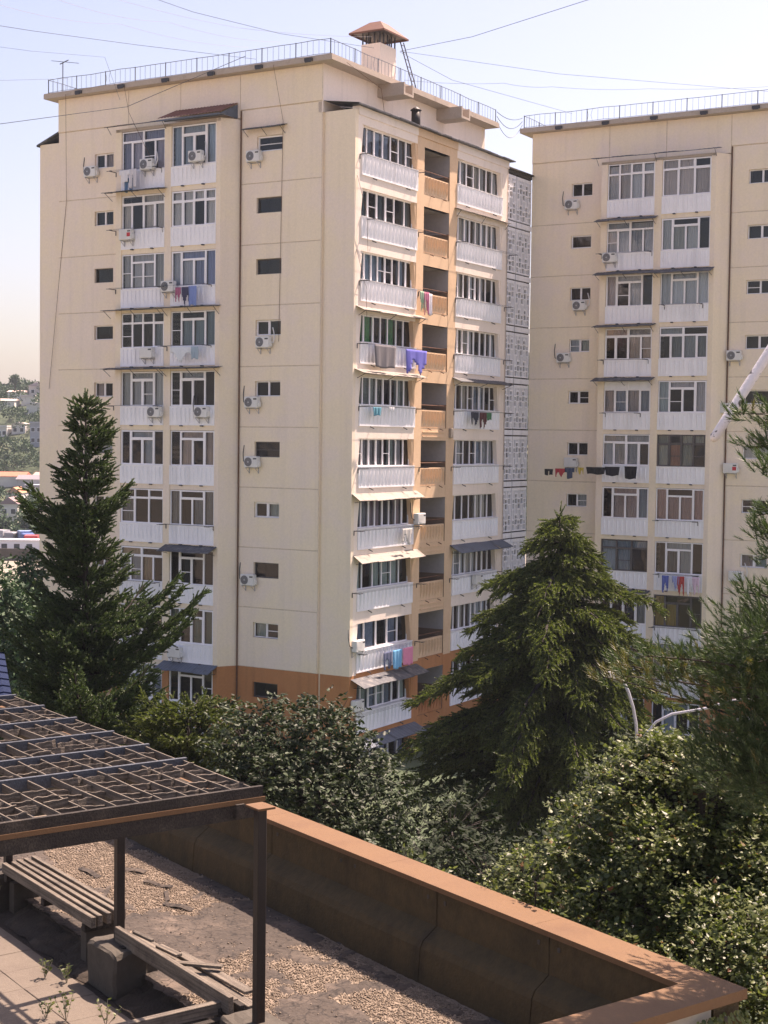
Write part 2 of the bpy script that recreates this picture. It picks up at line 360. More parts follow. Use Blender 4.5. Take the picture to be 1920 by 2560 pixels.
def canopy(par, P, s0, s1, z, proj, m, drop=.16, seed=0, sheets=4, skew=0):
    """sheet awning: overlapping slightly uneven sheets on three struts"""
    r = random.Random(seed); b = MB(); n = sheets
    for i in range(n):
        a, c = s0 + (s1 - s0) * i / n - .02, s0 + (s1 - s0) * (i + 1) / n + .02; o = r.uniform(-.012, .012) + .006 * (i % 2); pj = proj + r.uniform(-.05, .05)
        za = z + skew * i / n; zb = z + skew * (i + 1) / n
        q = [P(a, .02, za + o), P(c, .02, zb + o), P(c, -pj, zb - drop + o + r.uniform(-.02, .02)), P(a, -pj, za - drop + o + r.uniform(-.02, .02))]
        k = 5                                      # low corrugation along the width
        for t in range(k):
            f0, f1 = t / k, (t + 1) / k; L = lambda u, v, f: tuple(u[j] + (v[j] - u[j]) * f for j in range(3))
            h = .012
            p0, p1, p2, p3 = L(q[0], q[1], f0), L(q[0], q[1], f1), L(q[3], q[2], f1), L(q[3], q[2], f0); mid0, mid1 = L(p0, p1, .5), L(p3, p2, .5)
            mid0 = (mid0[0], mid0[1], mid0[2] + h); mid1 = (mid1[0], mid1[1], mid1[2] + h)
            b.face([p0, mid0, mid1, p3]); b.face([mid0, p1, p2, mid1])
            dn = lambda p: (p[0], p[1], p[2] - .018)
            b.face([dn(p0), dn(p3), dn(p2), dn(p1)]); b.face([p3, mid1, p2, dn(p2), dn(p3)])
    c = b.build('canopy', m, par)
    s = MB()
    for t in (.04, .5, .96):
        x = s0 + (s1 - s0) * t
        s.tube([P(x, 0, z - .45), P(x, -proj * .9, z - drop - .02)], .014, 5); s.tube([P(x, 0, z - .03), P(x, -proj * .95, z - drop - .025)], .014, 5)
    s.tube([P(s0 + (s1 - s0) * .03, -proj * .9, z - drop - .02), P(s0 + (s1 - s0) * .97, -proj * .9, z - drop - .02)], .014, 5)
    s.build('canopy_strut', 'dark_metal', c)
    return c
def line_bracket(par, P, s0, s1, z, ln=.55):
    b = MB()
    for s in (s0, s1):
        b.box(s - .02, s + .02, -ln, 0, z, z + .035, 0, P); b.box(s - .02, s + .02, -.03, .0, z - .2, z, 0, P); b.box(s - .16, s + .16, -ln - .02, -ln + .02, z + .005, z + .03, 0, P)
    for k in range(3): b.box(s0, s1, -ln + .18 * k, -ln + .18 * k + .008, z + .04, z + .048, 0, P)
    b.build('clothes_line', 'dark_metal', par)
def railing(par, pts, seed, h=.82):
    b = MB(); r = random.Random(seed); 
    for p, q in zip(pts, pts[1:]):
        p, q = Vector(p), Vector(q); ln = (q - p).length; n = max(1, round(ln / 2.1))
        for i in range(n + 1):
            c = p.lerp(q, i / n); b.tube([c, c + Vector((0, 0, h))], .028, 5)
        wob = [Vector((0, 0, r.uniform(-.035, .035))) for _ in range(n * 2 + 1)]
        top = [p.lerp(q, i / (2 * n)) + Vector((0, 0, h - .03)) + (wob[i] if i % 2 else Vector()) for i in range(2 * n + 1)]
        b.tube(top, .017, 4); b.tube([t - Vector((0, 0, h - .15)) for t in top], .014, 4)
        k = int(ln / .33)
        for i in range(1, k):
            c = p.lerp(q, i / k); bend = Vector((r.gauss(0, .04), 0, 0)) if r.random() < .12 else Vector()
            b.tube([c + Vector((0, 0, .12)), c + bend + Vector((0, 0, h * .55)), c + Vector((0, 0, h - .03))], .009, 4)
    return b.build('roof_railing', 'rail_metal', par)

CW = [(.72, .70, .70), (.62, .66, .72), (.70, .64, .58), (.60, .60, .62), (.42, .48, .58), (.55, .42, .38), (.45, .50, .47)]
CUR = {  # loggia windows of the left block: (column, storey from top) -> layout, curtain colours, chance
 (0, 0): (T3, [(.42, .42, .55), (.55, .50, .58)], .7), (1, 0): (T1, [(.50, .58, .66), (.62, .66, .70)], .7),
 (0, 1): (T3, [(.72, .64, .58)], .6), (1, 1): (T2, [(.78, .74, .72)], .92),
 (0, 2): (T1, [(.68, .66, .68), (.60, .58, .58)], .95), (1, 2): (T1, [(.66, .67, .74), (.40, .45, .66)], .95),
 (0, 3): (T2, [(.34, .38, .40), (.22, .25, .26)], .5), (1, 3): (T1, [(.28, .36, .40)], .4),
 (0, 4): (T1, [(.58, .56, .56), (.66, .64, .62)], .95), (1, 4): (T1, [(.20, .27, .44), (.58, .58, .60)], .6),
 (0, 5): (T1, [(.10, .20, .18), (.60, .62, .66)], .5), (1, 5): (T1, [(.62, .48, .42)], .7),
 (0, 6): (T4, [(.25, .25, .24)], .35), (1, 6): (T1, [(.35, .32, .30), (.25, .25, .26)], .45),
 (0, 7): (T3, [(.60, .42, .28), (.52, .52, .56)], .75), (1, 7): (T1, [(.36, .33, .22), (.14, .13, .12)], .55),
 (0, 8): (T1, [(.5, .5, .52)], .6), (1, 8): (T1, [(.26, .34, .24), (.2, .24, .2)], .5),
 (0, 9): (T2, [(.22, .27, .48), (.50, .52, .62)], .95), (1, 9): (T1, [(.12, .16, .15)], .3),
 (0, 10): (T1, CW, .5), (1, 10): (T1, CW, .6), (0, 11): (T1, CW, .5), (1, 11): (T1, CW, .5)}
CUR2 = {
 (0, 0): (T2, [(.74, .72, .74), (.70, .62, .60)], .9), (1, 0): (T4, [(.80, .68, .64)], .85),
 (0, 1): (T3, [(.66, .66, .70), (.5, .52, .56)], .8), (1, 1): (T1, [(.66, .66, .66), (.55, .55, .52)], .8),
 (0, 2): (T1, [(.68, .60, .62), (.74, .72, .74)], .8), (1, 2): (T1, [(.74, .74, .76)], .9),
 (0, 3): (T3, [(.68, .52, .44), (.50, .46, .44)], .8), (1, 3): (T3, [(.48, .50, .52), (.3, .32, .33)], .7),
 (0, 4): (T3, [(.42, .44, .50), (.66, .56, .54)], .75), (1, 4): (T1, [(.66, .60, .62), (.52, .58, .60)], .75),
 (0, 5): (T3, [(.74, .66, .62), (.66, .64, .66)], .85), (1, 5): (T2, [(.46, .44, .36), (.55, .25, .16), (.6, .58, .5)], .8),
 (0, 6): (T1, [(.66, .48, .44), (.5, .5, .54)], .6), (1, 6): (T1, [(.66, .40, .36), (.56, .36, .34)], .85),
 (0, 7): (T4, [(.40, .45, .52), (.58, .62, .68)], .85), (1, 7): (T1, [(.2, .2, .2), (.5, .5, .5)], .35),
 (0, 8): (T3, [(.3, .3, .32)], .4), (1, 8): (T1, [(.46, .30, .09)], .4),
 (0, 9): (T3, [(.6, .35, .25)], .6), (1, 9): (T3, [(.65, .55, .5)], .7), (0, 10): (T1, CW, .5), (1, 10): (T1, CW, .5), (0, 11): (T1, CW, .5), (1, 11): (T1, CW, .5)}

def facade(B, table, seed, dark=(), plates=()):
    """the balcony front: two outer panel strips with small windows and a projecting stack of glazed balconies"""
    A0 = PA(0)
    for f, k in enumerate(FLOORS):
        top = k + (3.64 if f == 0 else 3)
        m = pick(k, 'cream')
        panel(B, A0, -16.9, -12.02, k, top, m, (-14.35, -13.06, k + 1.55, k + 2.3)); panel(B, A0, -4.85, -.04, k, top, m, (-3.87, -2.35, k + 1.52, k + 2.28))
        for i, (a, c) in enumerate(((-14.35, -13.06), (-3.87, -2.35))):
            r = random.Random(seed * 100 + f * 2 + i); z0 = k + (1.55 if i == 0 else 1.52); kind = r.random()
            cells = [(0, .5, 0, 1), (.5, 1, 0, 1)] if kind < .55 else [(0, 1, 0, 1)]
            fm = 'pvc' if kind < .8 else 'dark_frame'
            window(B, PA(.14), a, c, z0, z0 + .75, cells, seed * 1000 + f * 2 + i, fm, .05, CW, .35, sill=True)
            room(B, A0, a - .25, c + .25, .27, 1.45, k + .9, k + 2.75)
    for (a, c) in ((-16.9, -12.02), (-12.02, -8.6), (-8.6, -4.87), (-4.87, -.02)):
        panel(B, PA(-.045), a, c, 37.64 if a in (-16.9, -4.87) else 37.25, 39.4, 'cream', name='attic_panel')
    # projecting balcony stack
    def split_box(b, s0, s1, d0, d1, z0, z1, P):
        if z0 < 10 < z1: b.box(s0, s1, d0, d1, z0, 10, 1, P); b.box(s0, s1, d0, d1, 10, z1, 0, P)
        else: b.box(s0, s1, d0, d1, z0, z1, 1 if z1 <= 10 else 0, P)
    F = PA(-.9)
    for (a, c) in ((-12.12, -11.75), (-8.92, -8.5), (-5.68, -5.42)):
        b = MB(); split_box(b, a, c, 0, .85, -1, 37.2, F); b.build('pilaster', ['cream', 'base_orange'], B)
    for z0, z1, m in ((-1, 10, 'base_orange'), (10, 37.2, 'cream')):
        b = MB(); b.prism([(-5.42, -.9, z0), (-4.87, .0, z0), (-5.3, .0, z0), (-5.45, -.05, z0)], (0, 0, z1 - z0)); b.build('angled_wall', m, B)
    b = MB(); b.tube([(-4.80, -.06, 0), (-4.80, -.06, 37.6)], .035, 6); b.build('drain_pipe', 'rust', B)
    for f, k in enumerate(FLOORS):
        for col, (a, c) in enumerate(((-11.75, -8.92), (-8.5, -5.68))):
            b = MB(); b.box(a, c, .04, .7, k - .2, k + .05, 0, F); b.build('floor_edge', pick(k, 'cream'), B)
            link('parapet', parapet_mesh(c - a, .95, 10, .07, False, 'white_paint'), B, (a, -.93, k + .05))
            for t in (.24, .7):
                b = MB(); b.box(a + (c - a) * t, a + (c - a) * t + .13, -.10, .05, k + .0, k + .055, 0, F); b.build('drain_spout', 'dark_metal', B)
            lay, cols, pr = table[(col, f)]
            z1 = k + 2.78 + (.25 if f == 0 else 0)
            window(B, PA(-.84), a + .02, c - .02, k + 1.02, z1, lay, seed * 7000 + f * 10 + col, 'dark_frame' if (col, f) in dark else 'pvc', .05, cols, pr, solid=(0, 1) if (col, f) in plates else None)
            b = MB(); b.box(a + .002, c - .002, -.05, .12, k + 1.0, k + 1.018, 0, PA(-.90)); b.build('window_sill', 'pvc', B)
            if f: pass
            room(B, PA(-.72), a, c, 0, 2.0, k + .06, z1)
    b = MB(); b.box(-12.12, -5.42, 0, .9, 37.05, 37.2, 0, F); b.build('balcony_roof', 'eave', B)

def block_shell(B, bayL, bayR):
    b = MB()                                            # concrete core, other outer walls
    b.box(-15.2, -1.7, 1.7, 15.2, -1, 39.3); b.build('core', 'concrete', B)
    b = MB(); b.box(-16.9, -.0, 16.75, 17.0, -1, 39.4); b.box(-16.9, -16.65, .28, 16.75, -1, 39.4); b.box(-.25, 0, 16.6, 16.75, -1, 39.4)
    b.build('rear_wall', 'cream', B)
    b = MB(); b.box(-.27, -.003, .0, 17.0, 37.1, 39.4); b.build('attic_wall', 'cream_pink', B)
    b = MB()                                            # roof slab with overhang and lip
    b.box(-17.5, .8, -.52, 17.25, 39.402, 39.62); b.box(-17.5, .8, -.5, -.38, 39.62, 39.68); b.box(.68, .79, -.38, 17.2, 39.62, 39.68)
    b.build('roof_slab', 'eave', B)
    r = random.Random(5)
    for i in range(6):
        x = -15.2 + i * 2.9; b = MB(); b.box(x, x + .42, -.64, -.45, 39.42, 39.58); b.box(x + .05, x + .37, -.66, -.63, 39.36, 39.44); b.build('roof_drain', 'dark_metal', B)
    railing(B, [(-17.3, 8, 39.62), (-17.3, -.36, 39.62), (.62, -.36, 39.62), (.62, 17.1, 39.62)], 3)

# ------------------------------------------------------------------ left block
B1 = empty('apartment_block', tuple(OB), -TB, 'tall cream apartment block with orange base and rusty capped roof chimney', 'building', 'matching apartment blocks')
facade(B1, CUR, 1)
block_shell(B1, True, True)
b = MB(); b.box(-18.35, -16.92, .12, 16.6, -1, 37.15); b.build('side_bay', 'cream', B1)
b = MB(); b.prism([(-18.5, 0, 37.15), (-16.9, 0, 37.75), (-16.9, 0, 37.68), (-18.5, 0, 37.05)], (0, 16.8, 0)); b.build('side_bay_roof', 'canopy_dark', B1)
# bay with the glazed bands (sunny side)
for z0, z1, mm in ((-1, 10, 'base_orange'), (10, 37.12, 'cream')):
    b = MB(); b.box(.07, 1.75, .13, .40, z0, z1); b.build('bay_side_wall', mm, B1)
b = MB(); b.box(-.04, .07, .17, .5, -1, 37.1); b.build('wall_joint', 'cream', B1)
XB = 1.75
PBf = PB(XB)
for (a, c, mm) in ((.40, .72, 'cream_pink'), (6.12, 6.86, 'tan_orange'), (9.6, 10.42, 'tan_orange'), (15.82, 16.6, 'cream_pink')):
    for z0, z1, m2 in ((-1, 10, 'base_orange'), (10, 36.9, mm)):
        b = MB(); b.box(a, c, 0, .34, z0, z1, 0, PBf); b.build('pilaster', m2, B1)
b = MB(); b.box(.07, 1.75, 16.45, 16.6, -1, 37.1); b.build('bay_end_wall', 'cream_pink', B1)
for a, c, m2 in ((.40, 6.12, 'cream_pink'), (6.12, 10.42, 'tan_orange'), (10.42, 16.6, 'cream_pink')):
    b = MB(); b.box(a, c, -.05, .34, 36.9, 37.3, 0, PBf); b.build('bay_fascia', m2, B1)
bk = MB(); r = random.Random(3)
for i in range(22):
    a, c = i * 16.9 / 22, (i + 1) * 16.9 / 22
    o0 = .30 + r.uniform(-.03, .03); z = 37.36 + r.uniform(-.015, .015)
    bk.face([(XB + o0, a, z), (XB + o0, c, z), (.0, c, z + .28), (.0, a, z + .28)]); bk.face([(XB + o0, a, z - .06), (XB + o0, c, z - .06), (XB + o0, c, z), (XB + o0, a, z)])
    bk.face([(XB + o0, a, z - .06), (XB - .2, a, z - .06), (XB - .2, c, z - .06), (XB + o0, c, z - .06)])
bk.build('bay_roof', 'canopy_dark', B1)
NB1 = [7, 6, 8, 7, 8, 8, 8, 6, 5, 7, 6, 6]; NB2 = [7, 8, 8, 8, 8, 7, 7, 8, 8, 7, 7, 7]
LOGGIA = {}
def loggia_mesh(key, wall_m):
    b = MB(); P = PBf; y0, y1 = 6.862, 9.598
    b.face([P(y0, 1.6, .1), P(y1, 1.6, .1), P(y1, 1.6, 2.45), P(y0, 1.6, 2.45)], 0)
    for y in (y0, y1):
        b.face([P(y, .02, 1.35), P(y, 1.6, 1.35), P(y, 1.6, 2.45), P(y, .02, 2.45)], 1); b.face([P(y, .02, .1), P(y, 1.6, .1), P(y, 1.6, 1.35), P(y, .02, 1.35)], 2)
    b.face([P(y0, 0, .1), P(y1, 0, .1), P(y1, 1.6, .1), P(y0, 1.6, .1)], 3); b.face([P(y0, 0, 2.45), P(y1, 0, 2.45), P(y1, 1.6, 2.45), P(y0, 1.6, 2.45)], 1)
    b.box(7.15, 8.0, 1.52, 1.6, .1, 2.15, 4, P); b.box(7.08, 7.15, 1.5, 1.6, .1, 2.22, 3, P); b.box(8.0, 8.07, 1.5, 1.6, .1, 2.22, 3, P)
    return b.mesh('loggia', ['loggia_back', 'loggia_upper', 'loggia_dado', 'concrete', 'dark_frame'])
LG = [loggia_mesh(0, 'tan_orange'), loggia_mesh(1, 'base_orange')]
GC = [(.10, .42, .16), (.08, .30, .12)]
BC = {(0, 0): [(.30, .38, .52), (.26, .30, .38)], (0, 1): [(.16, .22, .24)], (0, 2): [(.40, .52, .62), (.34, .44, .55)], (0, 3): GC, (0, 4): [(.38, .42, .40), (.20, .22, .2)],
      (0, 5): [(.46, .42, .44), (.40, .46, .44)], (0, 6): [(.34, .24, .26), (.30, .30, .32)], (0, 7): [(.50, .58, .55)], (0, 8): [(.35, .40, .52)], (0, 9): [(.52, .60, .55), (.30, .36, .42)], (0, 10): [(.30, .34, .50)]}
for f, k in enumerate(FLOORS):
    for col, (a, c) in enumerate(((.72, 6.12), (10.42, 15.82))):
        zt = k + 3.1 if f else 36.9
        zb = k + 2.5
        b = MB(); b.box(a, c, .0, .34, zb, zt if f else 36.9, 0, PBf); b.build('spandrel', pick(k + .5, 'cream_pink'), B1)
        for s0, s1, t0, t1 in ((a, a + .02, a, a + .2), (c - .02, c, c - .2, c)):      # jambs that lean in towards the lintel
            j = MB(); j.prism([PBf(s0, .03, k + 1.12), PBf(s1, .03, k + 1.12), PBf(t1, .03, zb), PBf(t0, .03, zb)], (-.26, 0, 0)); j.build('window_jamb', pick(k, 'cream_pink' if (s0 == .72 or c == 15.82 and s1 == c) else 'tan_orange'), B1)
        link('parapet', parapet_mesh(c - a + .02, 1.02, 15, .10, True, 'white_paint', .3), B1, (XB + .06, a - .01, k + .1))
        n = (NB1, NB2)[col][f]; rr = random.Random(900 + f * 2 + col)
        xs = [0] + [(i + rr.uniform(-.08, .08)) / n for i in range(1, n)] + [1]
        window(B1, PB(XB - .24), a + .02, c - .02, k + 1.14, zb, grid_cells(xs, [0, 1]), 5000 + f * 2 + col, 'pvc', .045, BC.get((col, f), CW[:5]), .62, isB=True)
        b = MB(); b.box(a - .02, c + .02, -.09, .3, k + 1.12, k + 1.15, 0, PBf); b.build('window_sill', 'pvc', B1)
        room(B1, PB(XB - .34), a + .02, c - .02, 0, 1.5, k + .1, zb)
        for t in (.2, .8):
            b = MB(); y = a + (c - a) * t; b.tube([(XB, y, k + .08), (XB + .22, y, k - .01)], .028, 6); b.build('drain_spout', 'dark_metal', B1)
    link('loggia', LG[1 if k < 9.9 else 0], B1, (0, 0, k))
    m2 = pick(k, 'tan_orange')
    b = MB(); b.box(6.86, 9.6, .01, .34, k + 2.45, (k + 3.1) if f else 36.9, 0, PBf)
    if f in (5, 7, 8): b.box(7.0, 9.45, -.03, .01, k + 2.62, k + 2.68, 0, PBf); b.box(7.0, 9.45, -.03, .01, k + 2.86, k + 2.9, 0, PBf)
    b.build('lintel', m2, B1)
    link('parapet', parapet_mesh(2.66, .93, 8, .13, True, m2), B1, (XB - .04, 6.90, k + .1))
    b = MB(); b.tube([(XB - .06, 6.86, k + 1.28), (XB - .06, 9.6, k + 1.28)], .025, 6); b.build('handrail', 'rust', B1)
    b = MB(); b.tube([(XB, 7.6, k + .06), (XB + .2, 7.6, k - .02)], .025, 6); b.tube([(XB, 8.9, k + .06), (XB + .2, 8.9, k - .02)], .025, 6); b.build('drain_spout', 'rust', B1)
# canopies of the left block
LA, LB_ = (-11.95, -8.7), (-8.62, -5.45)
FA = PA(-.9)
canopy(B1, FA, -12.6, -8.7, 37.42, .35, 'canopy_dark', .10, 1)
canopy(B1, FA, -12.5, -8.75, 34.02, .65, 'canopy_dark', .1, 2); canopy(B1, FA, -12.6, -8.8, 28.0, .6, 'canopy_dark', .08, 3); canopy(B1, FA, -8.85, -5.3, 28.02, .55, 'canopy_dark', .07, 4)
canopy(B1, FA, -12.6, -8.8, 25.0, .6, 'canopy_dark', .1, 5); canopy(B1, FA, -8.9, -5.2, 24.98, .62, 'canopy_dark', .08, 6)
canopy(B1, FA, -8.75, -5.5, 16.0, .75, 'canopy_dark', .28, 7); canopy(B1, FA, -8.8, -5.4, 10.05, .8, 'canopy_blue', .34, 8)
canopy(B1, PA(0), -4.5, -2.1, 36.75, .5, 'canopy_dark', .16, 9)
b = MB()                                               # lean-to roof of corrugated sheet over the top right balcony
n = 40
for i in range(n):
    a, c = -8.95 + i * 3.95 / n, -8.95 + (i + 1) * 3.95 / n; h0, h1 = .03 * (i % 2), .03 * ((i + 1) % 2)
    b.face([(a, -1.6, 37.32 + h0), (c, -1.6, 37.32 + h1), (c, -.05, 38.02 + h1), (a, -.05, 38.02 + h0)])
lr = b.build('leanto_roof', 'canopy_brown', B1)
b = MB(); b.box(-8.95, -5.0, -1.58, -1.5, 37.2, 37.27); b.box(-8.95, -5.0, -.95, -.88, 37.3, 37.4); b.prism([(-5.05, -1.55, 37.25), (-5.05, -.05, 37.95), (-5.05, -.05, 37.25)], (.03, 0, 0)); b.build('leanto_frame', 'canopy_blue', lr)
for f, m_, pj, y0, y1, dr in ((3, 'canopy_pale', .45, .35, 6.7, .2), (4, 'canopy_pale', .5, .3, 6.5, .22), (6, 'canopy_pale', .5, .2, 6.5, .34), (7, 'canopy_pale', .5, .4, 6.6, .36), (9, 'canopy_dark', .8, .3, 6.7, .36), (10, 'canopy_blue', .8, .4, 6.6, .36)):
    canopy(B1, PBf, y0, y1, FLOORS[f] + 2.85, pj, m_, dr, 20 + f, 4)
for f, m_, pj, dr in ((1, 'canopy_pale', .3, .08), (4, 'canopy_dark', .6, .22), (7, 'canopy_blue', .75, .4)):
    canopy(B1, PBf, 10.2, 16.5, FLOORS[f] + 2.85, pj, m_, dr, 40 + f, 4)
canopy(B1, PBf, .6, 10.5, 4.35, 2.2, 'canopy_blue', .8, 60, 7)
for f, s0, s1 in ((0, -12.1, -9.1), (1, -12.1, -9.0), (2, -12.1, -9.0), (3, -8.7, -5.9), (4, -12.2, -9), (6, -8.7, -5.7), (2, -8.6, -5.9), (7, -12.1, -9.1)):
    line_bracket(B1, FA, s0, s1, FLOORS[f] + 1.0)
for f, s0, s1 in ((0, .55, 6.2), (1, 1.2, 6.3), (2, .6, 6.4), (3, .5, 6.7), (4, .7, 6.3), (5, .7, 6.7), (6, .4, 6.0), (7, .3, 6.6), (8, .8, 6.5), (9, .6, 5.5), (1, 10.4, 16.8), (2, 10.4, 16.3), (3, 10.3, 16.3), (4, 10.4, 16.6), (5, 10.2, 16.5), (7, 10.2, 15.9)):
    line_bracket(B1, PBf, s0, s1, FLOORS[f] + 1.02, .5)
# gutter spouts, flue pipe, chimney, aerial on the roof
for y in (5.0, 11.2):
    b = MB(); b.box(-.0, 1.55, y, y + 1.0, 38.78, 38.9); b.box(0, 1.55, y, y + .14, 38.9, 39.4); b.box(0, 1.55, y + .86, y + 1.0, 38.9, 39.4); b.build('roof_gutter', 'eave', B1)
b = MB(); b.tube([(1.35, 6.6, 37.3), (1.35, 6.6, 38.3)], .235, 14); b.tube([(1.35, 6.6, 38.28), (1.35, 6.6, 38.32), (1.35, 6.6, 38.5)], [.29, .29, .03], 14, 0); fl = b.build('flue_pipe', 'post_brown', B1, True)
b = MB(); b.box(-1.45, -.32, 5.75, 7.35, 39.6, 41.75); ch = b.build('chimney', 'cream_pink', B1)
b = MB()
for x in (-1.4, -1.05, -.7, -.37): 
    for y in (5.8, 7.3): b.box(x - .03, x + .03, y - .03, y + .03, 41.75, 42.35)
for y in (6.15, 6.55, 6.95):
    for x in (-1.4, -.37): b.box(x - .03, x + .03, y - .03, y + .03, 41.75, 42.35)
b.build('chimney_cap_leg', 'dark_metal', ch)
b = MB(); e = [(-1.95, 5.3, 42.3), (.18, 5.3, 42.3), (.18, 7.8, 42.3), (-1.95, 7.8, 42.3)]; t = [(-1.2, 6.15, 42.95), (-.57, 6.15, 42.95), (-.57, 6.95, 42.95), (-1.2, 6.95, 42.95)]
b.face(e[::-1], 1); b.face(t)
for i in range(4): j = (i + 1) % 4; b.face([e[i], e[j], t[j], t[i]])
for i in range(4): j = (i + 1) % 4; d = (0, 0, -.09); b.face([e[i], e[j], tuple(np.add(e[j], d)), tuple(np.add(e[i], d))])
b.build('chimney_cap', ['rust_cap', 'post_brown'], ch)
b = MB()
for y in (7.55, 7.9): b.tube([(-.2, y, 42.2), (.5, y + .3, 39.6)], .03, 5)
for i in range(7): t_ = (i + .5) / 7; b.tube([(-.2 + .7 * t_, 7.55 + .3 * t_, 42.2 - 2.6 * t_), (-.2 + .7 * t_, 7.9 + .3 * t_, 42.2 - 2.6 * t_)], .018, 4)
b.build('ladder', 'dark_metal', ch)
b = MB(); b.tube([(-16.8, .2, 39.6), (-16.8, .2, 41.4)], .03, 5); b.tube([(-17.9, .5, 41.7), (-15.4, -.1, 41.15)], .018, 4); b.tube([(-17.0, .2, 41.35), (-16.4, .2, 41.5)], .03, 4); b.build('aerial', 'rail_metal', B1)
# stair link with pierced concrete screens between the two blocks
SL = empty('stair_link', tuple(OB - UD * 1.0 + VD * 16.7), -TB, 'narrow stairwell link with white pierced concrete screens between the two cream blocks', 'building')
def lattice(wd, ht, name):
    b = MB(); nc = max(2, round(wd / .42)); cw = wd / nc; t = .09; seg = .62; D0, D1 = -.06, .06
    P = lambda s, d, z: (-d, s, z)
    b.box(0, .09, D0, D1, 0, ht, 0, P); b.box(wd - .09, wd, D0, D1, 0, ht, 0, P); b.box(.09, wd - .09, D0, D1, 0, .08, 0, P); b.box(.09, wd - .09, D0, D1, ht - .08, ht, 0, P)
    for c in range(nc):
        x0, x1 = c * cw, (c + 1) * cw
        if c: b.box(x0 - t / 2, x0 + t / 2, D0 + .004, D1 - .004, .08, ht - .08, 0, P)
        z = .08 - (seg * .5 if c % 2 else 0); i = c
        while z < ht - .1:
            a, e = max(z, .08), min(z + seg, ht - .08)
            if e - a > .05:
                b.box(x0 + t / 2, x1 - t / 2, D0 + .008, D1 - .008, e - t, e, 0, P)
                if i % 2: b.box((x0 + x1) / 2 - t / 2, (x0 + x1) / 2 + t / 2, D0 + .01, D1 - .01, a, e - t, 0, P)
                else: b.box(x0 + t / 2, x1 - t / 2, D0 + .01, D1 - .01, (a + e) / 2 - .03, (a + e) / 2 + .03, 0, P)
            z += seg; i += 1
    return b.mesh('lattice_panel', ['lattice_white'])
l1, l2 = lattice(1.62, 2.55, 'a'), lattice(1.95, 2.55, 'b')
for f, k in enumerate(FLOORS):
    link('lattice_panel', l1, SL, (.4, -.1, k + .2)); link('lattice_panel', l2, SL, (.4, 1.62, k + .2))
    for a, c in ((-.1, 1.5), (1.62, 3.6)):
        b = MB(); b.box(.3, .48, a, c, k - .17, k + .12); b.build('floor_beam', 'lattice_white', SL)
b = MB(); b.box(-3, .05, -.1, 3.6, -1, 37.1); b.box(.05, .38, 1.52, 1.62, -1, 37.1); b.box(.05, .38, 3.57, 3.66, -1, 37.1); b.build('rear_wall', 'dark_frame', SL)
b = MB(); b.box(-3, .45, -.1, 3.66, 36.85, 37.05); b.box(-3.1, .6, -.15, 3.66, 37.05, 37.12); b.build('roof_slab', 'concrete', SL)

# ------------------------------------------------------------------ right block
O2B = OB - UD * 18.35 + VD * 20.35 + np.array([0, 0, .15])
B2 = empty('apartment_block', tuple(O2B), -TB, 'cream apartment block on the right, partly cut off by the picture edge', 'building', 'matching apartment blocks')
facade(B2, CUR2, 2, dark={(0, 7), (1, 5), (1, 8)}, plates={(0, 4)})
block_shell(B2, False, False)
b = MB(); b.box(.0, 1.75, .13, 16.6, -1, 37.12); b.build('bay', 'cream', B2)
b = MB(); b.box(-.25, 0, .0, 16.7, -1, 37.1); b.build('side_wall', 'cream', B2)
canopy(B2, FA, -12.6, -5.1, 37.45, .4, 'canopy_blue', .06, 71, 6)
for f, m_, dr, pj, wh in ((1, 'canopy_dark', .2, .6, 'L'), (2, 'canopy_dark', .22, .65, 'L'), (2, 'canopy_dark', .26, .65, 'R'), (3, 'canopy_dark', .15, .6, 'L'), (4, 'canopy_dark', .2, .65, 'L'), (8, 'canopy_dark', .12, .5, 'L'), (9, 'canopy_blue', .2, .7, 'L'), (9, 'canopy_blue', .2, .7, 'R')):
    s0, s1 = (-12.3, -8.7) if wh == 'L' else (-8.75, -5.4)
    canopy(B2, FA, s0, s1, FLOORS[f] + 3.0, pj, m_, dr, 80 + f)
for f, s0, s1 in ((1, -12, -9), (2, -8.2, -6), (4, -11.6, -9.5), (3, -11.8, -9.1), (6, -8.3, -6), (7, -8.2, -5.9), (8, -8.4, -5.9)):
    line_bracket(B2, FA, s0, s1, FLOORS[f] + .96)
